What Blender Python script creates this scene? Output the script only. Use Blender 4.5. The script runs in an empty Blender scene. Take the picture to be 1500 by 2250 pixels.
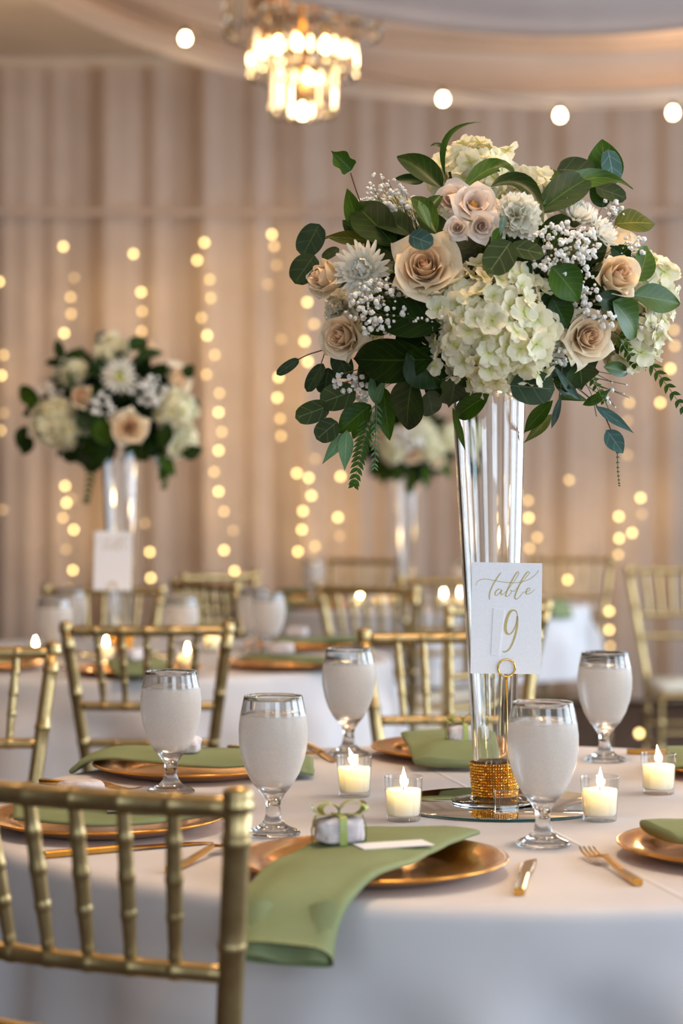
import bpy, bmesh, math, random
from mathutils import Vector, Matrix, noise as mnoise
rnd = random.Random(7)
PI = math.pi
sc = bpy.context.scene
COL = sc.collection

# ------------------------------------------------------------------ camera
CAMZ, FPX, HY = 1.22, 4590.0, 1083.0           # eye height, focal length in px, horizon row
cam_d = bpy.data.cameras.new('camera')
cam = bpy.data.objects.new('camera', cam_d); COL.objects.link(cam)
cam.location = (0, 0, CAMZ); cam.rotation_euler = (PI/2, 0, 0)
cam_d.sensor_fit = 'HORIZONTAL'; cam_d.sensor_width = 24.0
cam_d.lens = FPX/1500*24
cam_d.shift_y = (HY-1125)/1500.0
cam_d.clip_start = .05; cam_d.clip_end = 60
cam_d.dof.use_dof = True; cam_d.dof.focus_distance = 2.98; cam_d.dof.aperture_fstop = 3.1
cam_d.dof.aperture_blades = 0
sc.camera = cam

# ------------------------------------------------------------------ world, lights, exposure
def lin(c):
    c /= 255.0
    return c/12.92 if c <= .04045 else ((c+.055)/1.055)**2.4
def C(r, g, b): return (lin(r), lin(g), lin(b), 1)
w = bpy.data.worlds.new('world'); sc.world = w; w.use_nodes = True
w.node_tree.nodes['Background'].inputs[0].default_value = (.74, .86, 1, 1)
w.node_tree.nodes['Background'].inputs[1].default_value = .33
vs = sc.view_settings
vs.view_transform = 'Standard'; vs.look = 'None'; vs.gamma = 1; vs.use_curve_mapping = False; vs.exposure = 0.68
def area(name, loc, target, sx, sy, power, col):
    d = bpy.data.lights.new(name, 'AREA'); d.shape = 'RECTANGLE'; d.size = sx; d.size_y = sy
    d.energy = power; d.color = col
    o = bpy.data.objects.new(name, d); COL.objects.link(o); o.location = loc
    o.rotation_euler = (Vector(target)-Vector(loc)).to_track_quat('-Z', 'Y').to_euler()
    return o
def point(name, loc, power, col, r=.15):
    d = bpy.data.lights.new(name, 'POINT'); d.energy = power; d.color = col; d.shadow_soft_size = r
    o = bpy.data.objects.new(name, d); COL.objects.link(o); o.location = loc
    return o
# daylight through the window wall on the right and the windows behind the photographer
for i, y in enumerate((.2, 3.0, 5.8, 8.6)):
    area('window_daylight', (4.42, y, 1.75), (0, y, 1.6), 1.9, 2.0, (56, 70, 78, 72)[i], (.68, .84, 1))
area('window_daylight', (-1.9, -2.4, 1.8), (-.2, 3, 1.0), 1.6, 2.0, 16, (.72, .86, 1))
area('window_daylight', (1.6, -2.4, 1.8), (.2, 3, 1.0), 1.6, 2.0, 44, (.72, .86, 1))
# warm fill lamps without fixtures, added above the frame to light tables and curtain
for p, e_ in (((.3, 2.9, 3.25), 62), ((-2.3, 4.2, 3.2), 16), ((2.8, 3.4, 2.9), 30), ((1.6, 9.9, 3.3), 19), ((-1.9, 9.8, 3.3), 19)):
    point('warm_fill', p, e_, (1, .70, .43), .22)

# ------------------------------------------------------------------ helpers
def P(px, py, d):                                # image point at a given distance -> place in the hall
    return Vector(((px-750)/FPX*d, d, CAMZ-(py-HY)/FPX*d))
TOP = .762                                       # table height
def T(px, py, h=0.0):                            # image point lying h above the table top -> place
    d = FPX*(CAMZ-TOP-h)/(py-HY)
    return Vector(((px-750)/FPX*d, d, TOP+h))

class MB:
    def __init__(s): s.v = []; s.f = []; s.a = []; s.m = []
    def add(s, o, M=None, mi=None):
        b = len(s.v)
        s.v += [M @ p for p in o.v] if M else [p.copy() for p in o.v]
        s.a += o.a; s.f += [tuple(i+b for i in f) for f in o.f]
        s.m += o.m if mi is None else [mi]*len(o.f)
        return s
    def grid(s, fn, nu, nv, wrap=False, mi=0, tint=0.0):
        b = len(s.v); cols = nu if wrap else nu+1
        for j in range(nv+1):
            for i in range(cols):
                u, v = i/nu, j/nv
                s.v.append(Vector(fn(u, v))); s.a.append((u, v, tint))
        for j in range(nv):
            for i in range(nu):
                i2 = (i+1) % cols
                s.f.append((b+j*cols+i, b+j*cols+i2, b+(j+1)*cols+i2, b+(j+1)*cols+i)); s.m.append(mi)
        return s
    def lathe(s, prof, n=24, mi=0, c=(0, 0, 0)):
        cx, cy, cz = c; k = len(prof)-1
        def fn(u, v):
            r, z = prof[min(k, int(round(v*k)))]
            return (cx+r*math.cos(2*PI*u), cy+r*math.sin(2*PI*u), cz+z)
        return s.grid(fn, n, k, True, mi)
    def tube(s, pts, rad, n=8, mi=0, cap=True):
        pts = [Vector(p) for p in pts]; k = len(pts)
        if not isinstance(rad, (list, tuple)): rad = [rad]*k
        b = len(s.v); t0 = (pts[1]-pts[0]).normalized()
        nrm = t0.cross(Vector((0, 0, 1)))
        if nrm.length < .05: nrm = t0.cross(Vector((0, 1, 0)))
        nrm.normalize()
        for i, p in enumerate(pts):
            t = (pts[min(i+1, k-1)]-pts[max(i-1, 0)])
            t = t.normalized() if t.length > 1e-9 else t0
            nrm = (nrm-t*nrm.dot(t)).normalized(); bi = t.cross(nrm)
            for j in range(n):
                a = 2*PI*j/n
                s.v.append(p+(nrm*math.cos(a)+bi*math.sin(a))*rad[i]); s.a.append((j/n, i/(k-1), 0))
        for i in range(k-1):
            for j in range(n):
                j2 = (j+1) % n
                s.f.append((b+i*n+j, b+i*n+j2, b+(i+1)*n+j2, b+(i+1)*n+j)); s.m.append(mi)
        if cap:
            s.f.append(tuple(b+j for j in range(n))[::-1]); s.f.append(tuple(b+(k-1)*n+j for j in range(n))); s.m += [mi, mi]
        return s
    def box(s, x0, x1, y0, y1, z0, z1, mi=0):
        b = len(s.v)
        for z in (z0, z1):
            for x, y in ((x0, y0), (x1, y0), (x1, y1), (x0, y1)):
                s.v.append(Vector((x, y, z))); s.a.append((0, 0, 0))
        for f in ((3, 2, 1, 0), (4, 5, 6, 7), (0, 1, 5, 4), (1, 2, 6, 5), (2, 3, 7, 6), (3, 0, 4, 7)):
            s.f.append(tuple(b+i for i in f)); s.m.append(mi)
        return s
    def mesh(s, name, mats, smooth=True):
        me = bpy.data.meshes.new(name)
        me.from_pydata([tuple(p) for p in s.v], [], s.f)
        at = me.attributes.new('puv', 'FLOAT_VECTOR', 'POINT')
        at.data.foreach_set('vector', [c for a in s.a for c in a])
        for m in (mats if isinstance(mats, (list, tuple)) else [mats]): me.materials.append(m)
        me.polygons.foreach_set('material_index', s.m)
        me.polygons.foreach_set('use_smooth', [smooth]*len(s.f))
        me.update()
        return me

def link(name, me, parent=None, M=None):
    o = bpy.data.objects.new(name, me); COL.objects.link(o)
    if parent: o.parent = parent
    if M is not None: o.matrix_local = M
    return o
def obj(name, mb, mats, parent=None, smooth=True, M=None):
    return link(name, mb.mesh(name, mats, smooth), parent, M)
def tag(o, label, cat, group=None):
    o['label'] = label; o['category'] = cat
    if group: o['group'] = group
    return o
def thing(name, label, cat, loc=(0, 0, 0), rz=0, group=None):
    o = bpy.data.objects.new(name, None); COL.objects.link(o)
    o.location = loc; o.rotation_euler = (0, 0, rz); o.empty_display_size = .05
    return tag(o, label, cat, group)
def struct(o): o['kind'] = 'structure'; return o
def stuff(o): o['kind'] = 'stuff'; return o
def lab(o, l): o['label'] = l; return o
def tree_copy(o, parent=None):
    c = o.copy(); COL.objects.link(c); c.parent = parent
    for ch in o.children: tree_copy(ch, c)
    return c
def catmull(pts, n):
    pts = [Vector(p) for p in pts]; out = []; k = len(pts)
    for q in range(n+1):
        t = q/n*(k-1); i = min(int(t), k-2); f = t-i
        p0, p1, p2, p3 = pts[max(i-1, 0)], pts[i], pts[i+1], pts[min(i+2, k-1)]
        out.append(.5*((2*p1)+(p2-p0)*f+(2*p0-5*p1+4*p2-p3)*f*f+(3*p1-p0-3*p2+p3)*f**3))
    return out
def frame(pos, axis, spin=0.0, scale=1.0):       # local +Z along axis
    q = Vector(axis).normalized().to_track_quat('Z', 'Y')
    return Matrix.Translation(pos) @ q.to_matrix().to_4x4() @ Matrix.Rotation(spin, 4, 'Z') @ Matrix.Scale(scale, 4)

# ------------------------------------------------------------------ materials
def newmat(name):
    m = bpy.data.materials.new(name); m.use_nodes = True
    nt = m.node_tree; b = nt.nodes['Principled BSDF']
    return m, nt, b
def setin(b, **k):
    for n, v in k.items():
        n = n.replace('_', ' ')
        if n in b.inputs: b.inputs[n].default_value = v
def noisy(nt, c1, c2, scale, coord='Object', detail=3, lo=.35, hi=.65):
    tc = nt.nodes.new('ShaderNodeTexCoord'); nz = nt.nodes.new('ShaderNodeTexNoise')
    nz.inputs['Scale'].default_value = scale; nz.inputs['Detail'].default_value = detail
    nt.links.new(tc.outputs[coord], nz.inputs['Vector'])
    r = nt.nodes.new('ShaderNodeValToRGB'); e = r.color_ramp.elements
    e[0].position = lo; e[1].position = hi; e[0].color = c1; e[1].color = c2
    nt.links.new(nz.outputs[0], r.inputs[0])
    return r.outputs[0], nz
def bump(nt, b, src, strength, dist):
    bp = nt.nodes.new('ShaderNodeBump'); bp.inputs['Strength'].default_value = strength; bp.inputs['Distance'].default_value = dist
    nt.links.new(src, bp.inputs['Height']); nt.links.new(bp.outputs[0], b.inputs['Normal'])
    return bp
def plain(name, c1, c2=None, rough=.5, metal=0, scale=30, bstr=0, bdist=.001, **k):
    m, nt, b = newmat(name); setin(b, Roughness=rough, Metallic=metal, **k)
    col, nz = noisy(nt, c1, c2 or tuple(x*.9 for x in c1[:3])+(1,), scale)
    nt.links.new(col, b.inputs['Base Color'])
    if bstr: bump(nt, b, nz.outputs[0], bstr, bdist)
    return m
def fabric(name, c1, c2, transl=0.0, weave=900, rough=.85, nscale=6):
    m, nt, b = newmat(name); setin(b, Roughness=rough, Specular_IOR_Level=.2)
    col, nz = noisy(nt, c1, c2, nscale)
    nt.links.new(col, b.inputs['Base Color'])
    tc = nt.nodes.new('ShaderNodeTexCoord'); n2 = nt.nodes.new('ShaderNodeTexNoise'); n2.inputs['Scale'].default_value = weave
    nt.links.new(tc.outputs['Object'], n2.inputs['Vector'])
    bump(nt, b, n2.outputs[0], .15, .0008)
    if transl:
        t = nt.nodes.new('ShaderNodeBsdfTranslucent'); nt.links.new(col, t.inputs[0])
        mx = nt.nodes.new('ShaderNodeMixShader'); mx.inputs[0].default_value = transl
        nt.links.new(b.outputs[0], mx.inputs[1]); nt.links.new(t.outputs[0], mx.inputs[2])
        nt.links.new(mx.outputs[0], nt.nodes['Material Output'].inputs[0])
    return m
def glass(name, col=(1, 1, 1, 1), rough=0.0, ior=1.45):
    m, nt, b = newmat(name)
    setin(b, Base_Color=col, Roughness=rough, IOR=ior, Transmission_Weight=1.0)
    return m
def emit(name, col, s):
    m = bpy.data.materials.new(name); m.use_nodes = True; nt = m.node_tree
    e = nt.nodes.new('ShaderNodeEmission'); e.inputs[0].default_value = col; e.inputs[1].default_value = s
    nt.links.new(e.outputs[0], nt.nodes['Material Output'].inputs[0])
    return m
def puv(nt):
    a = nt.nodes.new('ShaderNodeAttribute'); a.attribute_name = 'puv'
    x = nt.nodes.new('ShaderNodeSeparateXYZ'); nt.links.new(a.outputs['Vector'], x.inputs[0])
    return x
def petalmat(name, inner, outer, axis='Z', transl=.3, rough=.55, p0=0.0, p1=1.0):
    m, nt, b = newmat(name); setin(b, Roughness=rough, Specular_IOR_Level=.25)
    x = puv(nt); r = nt.nodes.new('ShaderNodeValToRGB'); e = r.color_ramp.elements
    e[0].color = inner; e[1].color = outer; e[0].position = p0; e[1].position = p1
    nt.links.new(x.outputs[axis], r.inputs[0])
    tc = nt.nodes.new('ShaderNodeTexCoord'); nz = nt.nodes.new('ShaderNodeTexNoise'); nz.inputs['Scale'].default_value = 9
    nt.links.new(tc.outputs['Object'], nz.inputs['Vector'])
    mr = nt.nodes.new('ShaderNodeMapRange'); mr.inputs[3].default_value = .88; mr.inputs[4].default_value = 1.06
    nt.links.new(nz.outputs[0], mr.inputs[0])
    mu = nt.nodes.new('ShaderNodeVectorMath'); mu.operation = 'SCALE'
    nt.links.new(r.outputs[0], mu.inputs[0]); nt.links.new(mr.outputs[0], mu.inputs['Scale'])
    nt.links.new(mu.outputs[0], b.inputs['Base Color'])
    t = nt.nodes.new('ShaderNodeBsdfTranslucent'); nt.links.new(mu.outputs[0], t.inputs[0])
    mx = nt.nodes.new('ShaderNodeMixShader'); mx.inputs[0].default_value = transl
    nt.links.new(b.outputs[0], mx.inputs[1]); nt.links.new(t.outputs[0], mx.inputs[2])
    nt.links.new(mx.outputs[0], nt.nodes['Material Output'].inputs[0])
    return m
def leafmat(name, c1, c2, vein, rough=.42, transl=.18, nv=7):
    # x across the leaf (0..1, midrib at .5), y along it
    m, nt, b = newmat(name); setin(b, Roughness=rough, Specular_IOR_Level=.18)
    col, nz = noisy(nt, c1, c2, 22)
    x = puv(nt)
    def math_(op, a, c=None):
        n = nt.nodes.new('ShaderNodeMath'); n.operation = op
        for i, q in enumerate((a, c)):
            if q is None: continue
            if isinstance(q, (int, float)): n.inputs[i].default_value = q
            else: nt.links.new(q, n.inputs[i])
        return n.outputs[0]
    d = math_('ABSOLUTE', math_('SUBTRACT', x.outputs[0], .5))
    mid = math_('LESS_THAN', d, .018)
    fr = math_('FRACT', math_('MULTIPLY', math_('SUBTRACT', x.outputs[1], math_('MULTIPLY', d, .55)), nv))
    side = math_('MULTIPLY', math_('LESS_THAN', math_('ABSOLUTE', math_('SUBTRACT', fr, .5)), .05), .35)
    f = math_('MAXIMUM', math_('MULTIPLY', mid, .8), side)
    mx = nt.nodes.new('ShaderNodeMix'); mx.data_type = 'RGBA'
    nt.links.new(f, mx.inputs[0]); nt.links.new(col, mx.inputs[6]); mx.inputs[7].default_value = vein
    nt.links.new(mx.outputs[2], b.inputs['Base Color'])
    bump(nt, b, f, -.25, .001)
    t = nt.nodes.new('ShaderNodeBsdfTranslucent'); nt.links.new(mx.outputs[2], t.inputs[0])
    ms = nt.nodes.new('ShaderNodeMixShader'); ms.inputs[0].default_value = transl
    nt.links.new(b.outputs[0], ms.inputs[1]); nt.links.new(t.outputs[0], ms.inputs[2])
    nt.links.new(ms.outputs[0], nt.nodes['Material Output'].inputs[0])
    return m

M = {}
M['cloth'] = fabric('white_linen', C(218, 214, 215), C(210, 206, 208), .06, 700)
M['sheer'] = fabric('sheer_curtain', C(220, 202, 188), C(211, 193, 179), .35, 500, .9, 3)
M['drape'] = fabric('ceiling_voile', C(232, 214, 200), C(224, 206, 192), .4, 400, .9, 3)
M['drape_shaded'] = fabric('shaded_voile', C(190, 182, 182), C(182, 174, 174), .3, 400, .9, 3)  # same voile for the upper swag, its dimmer lighting put into a darker colour
M['napkin'] = fabric('sage_napkin', C(138, 148, 108), C(128, 138, 98), .04, 1200)
M['gold'] = plain('chair_gold', C(192, 168, 120), C(176, 150, 102), .33, .88, 40, .05)
M['cushion'] = fabric('ivory_cushion', C(226, 220, 206), C(216, 210, 196))
M['charger'] = plain('charger_gold', C(230, 164, 76), C(218, 150, 66), .2, .92, 60, .04, .0006)
M['cutlery'] = plain('cutlery_gold', C(222, 172, 88), C(206, 156, 74), .16, 1, 60)
M['ring'] = plain('ring_gold', C(226, 184, 96), C(214, 170, 84), .15, 1, 60)
M['glass'] = glass('clear_glass')
def thinglass(name, keep):
    m, nt, b = newmat(name); setin(b, Transmission_Weight=1.0, Roughness=0.0, IOR=1.45)
    tr = nt.nodes.new('ShaderNodeBsdfTransparent'); gl = nt.nodes.new('ShaderNodeBsdfGlossy'); gl.inputs['Roughness'].default_value = .01
    lf_ = nt.nodes.new('ShaderNodeLayerWeight'); pw = nt.nodes.new('ShaderNodeMath'); pw.operation = 'POWER'; pw.inputs[1].default_value = 4.0
    nt.links.new(lf_.outputs['Facing'], pw.inputs[0]); lw = nt.nodes.new('ShaderNodeMapRange'); lw.inputs[3].default_value = .03; lw.inputs[4].default_value = .7
    nt.links.new(pw.outputs[0], lw.inputs[0])
    m1 = nt.nodes.new('ShaderNodeMixShader'); nt.links.new(lw.outputs[0], m1.inputs[0]); nt.links.new(tr.outputs[0], m1.inputs[1]); nt.links.new(gl.outputs[0], m1.inputs[2])
    m2 = nt.nodes.new('ShaderNodeMixShader'); m2.inputs[0].default_value = keep
    nt.links.new(m1.outputs[0], m2.inputs[1]); nt.links.new(b.outputs[0], m2.inputs[2])
    nt.links.new(m2.outputs[0], nt.nodes['Material Output'].inputs[0])
    return m
M['cup'] = thinglass('thin_cup_glass', .12)
M['vase'] = glass('vase_glass', (.97, .99, 1, 1), 0, 1.47)
M['acrylic'] = glass('clear_acrylic', (1, 1, 1, 1), .02, 1.49)
M['crystal'] = glass('chandelier_crystal', (1, .96, .88, 1), .05, 1.52)
M['water'] = glass('iced_water', (.97, .98, 1, 1), .0, 1.33)
M['mirror'] = plain('mirror_face', C(225, 228, 226), C(221, 225, 223), .01, 1, 4)
M['mirror_edge'] = plain('mirror_edge', C(20, 92, 80), C(14, 78, 68), .08, 0, 60, Transmission_Weight=.3)
M['paper'] = plain('card_paper', C(236, 236, 240), C(231, 231, 236), .75, 0, 300, .08, .0003)
M['ink'] = plain('gold_ink', C(182, 162, 104), C(170, 150, 92), .45, .25, 200)
M['rhine'] = plain('gold_rhinestone', C(255, 204, 98), C(240, 176, 66), .14, .95, 400)
M['rhine_back'] = plain('band_backing', C(150, 100, 34), C(120, 76, 22), .4, .6, 300)
M['tulle'] = fabric('favor_wrap', C(232, 224, 226), C(214, 204, 208), .2, 300, .7, 60)
M['ribbon'] = plain('organza_ribbon', C(166, 176, 96), C(150, 162, 84), .35, 0, 80)
M['wick'] = plain('wick', C(40, 34, 28), C(24, 20, 18), .9)
M['wood'] = plain('dark_wood', C(84, 58, 40), C(62, 42, 30), .5, 0, 6)
M['carpet'] = plain('brown_carpet', C(74, 56, 46), C(56, 42, 36), .95, 0, 40, .3, .004)
M['ceil'] = plain('ceiling_paint', C(214, 198, 180), C(206, 190, 172), .8, 0, 3)
M['wallp'] = plain('wall_paint', C(190, 164, 142), C(180, 154, 132), .8, 0, 3)
M['brass'] = plain('chandelier_brass', C(196, 140, 62), C(176, 122, 50), .25, 1, 30)
M['wire'] = plain('light_wire', C(150, 130, 104), C(130, 112, 88), .6)
M['flame'] = emit('candle_flame', (1, .62, .26, 1), 105)
M['fairy'] = emit('fairy_bulb_bright', (1, .68, .25, 1), 6.2)
M['fairy_mid'] = emit('fairy_bulb_soft', (1, .64, .24, 1), 3.0)
M['fairy_dim'] = emit('fairy_bulb_dim', (1, .62, .26, 1), 1.5)
M['bistro'] = emit('bistro_bulb', (1, .74, .4, 1), 24)
M['chand_bulb'] = emit('chandelier_bulb', (1, .72, .36, 1), 24)
# candle wax: light of the flame spreads inside it
m, nt, b = newmat('candle_wax'); M['wax'] = m
setin(b, Base_Color=C(255, 240, 214), Roughness=.5, Subsurface_Weight=1.0, Subsurface_Scale=.05)
b.inputs['Subsurface Radius'].default_value = (1, .86, .68)
# goblet: clear rim, bowl fogged by condensation below the water line (object z)
m, nt, b = newmat('frosted_goblet'); M['goblet'] = m
setin(b, Transmission_Weight=1.0, IOR=1.45)
tc = nt.nodes.new('ShaderNodeTexCoord'); sx = nt.nodes.new('ShaderNodeSeparateXYZ'); nt.links.new(tc.outputs['Object'], sx.inputs[0])
nz = nt.nodes.new('ShaderNodeTexNoise'); nz.inputs['Scale'].default_value = 420; nt.links.new(tc.outputs['Object'], nz.inputs['Vector'])
def mp(src, a, b_, c, d):
    n = nt.nodes.new('ShaderNodeMapRange'); n.interpolation_type = 'SMOOTHSTEP'
    n.inputs[1].default_value = a; n.inputs[2].default_value = b_; n.inputs[3].default_value = c; n.inputs[4].default_value = d
    nt.links.new(src, n.inputs[0]); return n.outputs[0]
def mul(a, c):
    n = nt.nodes.new('ShaderNodeMath'); n.operation = 'MULTIPLY'
    for i, q in enumerate((a, c)):
        if isinstance(q, (int, float)): n.inputs[i].default_value = q
        else: nt.links.new(q, n.inputs[i])
    return n.outputs[0]
xo = puv(nt)
fog = mul(mul(mp(sx.outputs[2], .158, .164, 1, 0), mp(sx.outputs[2], .058, .080, 0, 1)), mp(xo.outputs[1], .655, .66, 1, 0))
nt.links.new(mul(fog, .22), b.inputs['Roughness'])
df = nt.nodes.new('ShaderNodeBsdfDiffuse'); df.inputs[0].default_value = C(255, 249, 243)
tl = nt.nodes.new('ShaderNodeBsdfTranslucent'); tl.inputs[0].default_value = C(255, 250, 244)
m1 = nt.nodes.new('ShaderNodeMixShader'); m1.inputs[0].default_value = .6
nt.links.new(df.outputs[0], m1.inputs[1]); nt.links.new(tl.outputs[0], m1.inputs[2])
m2 = nt.nodes.new('ShaderNodeMixShader'); nt.links.new(mul(fog, mp(nz.outputs[0], .3, .7, .69, .75)), m2.inputs[0])
tr_ = nt.nodes.new('ShaderNodeBsdfTransparent'); m3 = nt.nodes.new('ShaderNodeMixShader'); m3.inputs[0].default_value = .06
nt.links.new(b.outputs[0], m3.inputs[1]); nt.links.new(tr_.outputs[0], m3.inputs[2])
nt.links.new(m3.outputs[0], m2.inputs[1]); nt.links.new(m1.outputs[0], m2.inputs[2])
nt.links.new(m2.outputs[0], nt.nodes['Material Output'].inputs[0])
vo = nt.nodes.new('ShaderNodeTexVoronoi'); vo.inputs['Scale'].default_value = 420; nt.links.new(tc.outputs['Object'], vo.inputs['Vector'])
bump(nt, b, mul(fog, mp(vo.outputs['Distance'], 0, .5, 1, 0)), .35, .0006)
m = M['cloth']; nt = m.node_tree; b = nt.nodes['Principled BSDF']
tc = nt.nodes.new('ShaderNodeTexCoord'); dp = nt.nodes.new('ShaderNodeVectorMath'); dp.operation = 'DOT_PRODUCT'
nt.links.new(tc.outputs['Object'], dp.inputs[0]); dp.inputs[1].default_value = (.977, .210, 0)
ab = nt.nodes.new('ShaderNodeMath'); ab.operation = 'SUBTRACT'; nt.links.new(dp.outputs['Value'], ab.inputs[0]); ab.inputs[1].default_value = .0107
a2 = nt.nodes.new('ShaderNodeMath'); a2.operation = 'ABSOLUTE'; nt.links.new(ab.outputs[0], a2.inputs[0])
cr = mp(a2.outputs[0], 0, .006, 1, 0)
bp = nt.nodes.new('ShaderNodeBump'); bp.inputs['Strength'].default_value = .6; bp.inputs['Distance'].default_value = .0022
nt.links.new(cr, bp.inputs['Height']); nt.links.new(b.inputs['Normal'].links[0].from_socket, bp.inputs['Normal']); nt.links.new(bp.outputs[0], b.inputs['Normal'])
# flowers
M['rose'] = petalmat('rose_petal', C(253, 216, 178), C(250, 234, 204))
M['spray'] = petalmat('spray_rose_petal', C(238, 210, 188), C(242, 228, 214))
M['hyd'] = petalmat('hydrangea_petal', C(212, 212, 130), C(247, 241, 212), 'Y', .32, .6, .0, .45)
M['mum'] = petalmat('chrysanthemum_petal', C(228, 226, 180), C(246, 243, 232), 'Y', .25, .6, 0, .5)
M['carn'] = petalmat('carnation_petal', C(240, 232, 200), C(246, 243, 230), 'Y', .3, .6)
M['mumc'] = plain('chrysanthemum_eye', C(196, 196, 70), C(150, 164, 50), .7, 0, 300)
M['stamen'] = plain('stamen', C(196, 138, 58), C(150, 96, 36), .7, 0, 300)
M['gyp'] = plain('gypsophila_white', C(240, 238, 232), C(222, 218, 208), .7, 0, 200)
M['stem'] = plain('green_stem', C(96, 110, 58), C(84, 80, 44), .6)
M['twig'] = plain('red_twig', C(100, 62, 48), C(80, 50, 36), .6)
M['l_dark'] = leafmat('lemon_leaf', C(36, 60, 12), C(22, 42, 8), C(70, 94, 34))
M['l_mid'] = leafmat('ruscus_leaf', C(60, 90, 16), C(42, 70, 12), C(100, 122, 50))
M['l_olive'] = leafmat('olive_leaf', C(98, 98, 28), C(72, 80, 24), C(150, 146, 70))
M['l_pale'] = leafmat('pale_leaf', C(112, 146, 104), C(90, 126, 84), C(160, 190, 150), .6, .3)
M['l_euc'] = leafmat('eucalyptus_leaf', C(50, 66, 38), C(36, 52, 28), C(84, 98, 66), .55, .1, 3)
M['l_blue'] = leafmat('blue_eucalyptus_leaf', C(80, 110, 100), C(58, 88, 80), C(130, 156, 156), .6, .1, 3)
M['l_eucol'] = leafmat('olive_eucalyptus_leaf', C(66, 80, 38), C(48, 62, 30), C(120, 128, 86), .55, .2, 3)
M['foam'] = plain('moss_core', C(34, 46, 26), C(22, 32, 20), .95, 0, 60, .5, .01)

# ------------------------------------------------------------------ room
mb = MB().box(-5, 4.6, -2.6, 12.7, -.1, 0); struct(obj('floor', mb, M['carpet'], smooth=False))
mb = MB().box(-5, 4.6, -2.6, 12.7, 3.75, 3.85); ceil = struct(obj('ceiling', mb, M['ceil'], smooth=False))
for i in range(16):
    y = 9.9+i*.17
    obj('plank', MB().box(-5, 4.5, y, y+.155, 3.738, 3.752), M['ceil'], ceil, False)
struct(obj('wall_back', MB().box(-5, 4.6, 12.5, 12.7, 0, 3.75), M['wallp'], smooth=False))
struct(obj('wall_left', MB().box(-5.2, -5, -2.6, 12.7, 0, 3.75), M['wood'], smooth=False))
struct(obj('trim_1', MB().box(-5, 4.6, 12.05, 12.3, 3.58, 3.738), M['ceil'], smooth=False))
mb = MB(); mb.box(4.5, 4.6, -2.6, 12.7, 0, .7); mb.box(4.5, 4.6, -2.6, 12.7, 2.8, 3.75)
ys = (-2.6, -.8, 1.2, 2.0, 4.0, 4.8, 6.8, 7.6, 9.6, 12.7)
for i in range(0, len(ys), 2): mb.box(4.5, 4.6, ys[i], ys[i+1], .7, 2.8)
struct(obj('wall_right', mb, M['wallp'], smooth=False))
for i in range(1, len(ys)-1, 2):
    a, b_ = ys[i], ys[i+1]; f = MB()
    for q in (a, (a+b_)/2-.025, b_-.05): f.box(4.5, 4.56, q, q+.05, .7, 2.8)
    for z in (.7, 1.72, 2.75): f.box(4.5, 4.56, a, b_, z, z+.05)
    wdw = struct(obj('window_%d' % ((i+1)//2), f, M['ceil'], smooth=False))
# back curtain: gathered sheer panels
rr = random.Random(3)
phs = [(rr.uniform(0, 6.28), rr.uniform(9, 14)*(1+k*.75), .026/(1+.6*k)) for k in range(4)]
def curt(u, v):
    x = -3.4+6.4*u
    y = sum(a*math.sin(f*x+p+.35*math.sin(1.7*x+k)) for k, (p, f, a) in enumerate(phs))
    y *= (.75+.35*v)
    y += .012*math.sin(3*x+4*v)
    return (x, 12.0+y, 3.66-3.63*v)
tag(obj('curtain', MB().grid(curt, 620, 10), M['sheer']), 'tall gathered beige sheer curtain covering the whole back wall', 'curtain')
struct(obj('trim_2', MB().box(-3.4, 3.0, 11.875, 11.895, 2.80, 2.83), M['sheer'], smooth=False))

# ceiling swags
def swag(name, label, d0, fz, x0, x1, rise, back, seed, mat='drape'):
    r2 = random.Random(seed); ks = [(r2.uniform(0, 6.28), r2.uniform(9, 34), r2.uniform(.012, .03)) for _ in range(5)]
    def fn(u, v):
        x = x0+(x1-x0)*u
        rip = sum(a*math.sin(f*v+p+.8*math.sin(1.3*x+k)) for k, (p, f, a) in enumerate(ks))*min(1, v*5+.15)
        z = fz(x)+rise*v+rip*.4
        return (x, d0+back*v-rip*1.6, min(3.73, z))
    return tag(obj(name, MB().grid(fn, 90, 60), M[mat]), label, 'drape')
fA = lambda x: 2.876+.06*(x-.94)**2+.0067*(x-.94)**4
fB = lambda x: 2.710+.155*(x-.71)**2*(1 if x > -.6 else 1.05)
swag('ceiling_drape', 'pale voile ceiling swag with the lowest curving hem, behind the chandelier', 9.0, fA, -1.95, 3.6, .62, .45, 5)
swag('ceiling_drape', 'shade-toned voile ceiling swag at top right, overlapping the chandelier top', 6.8, fB, -1.55, 2.9, .55, .5, 9, 'drape_shaded')

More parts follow.
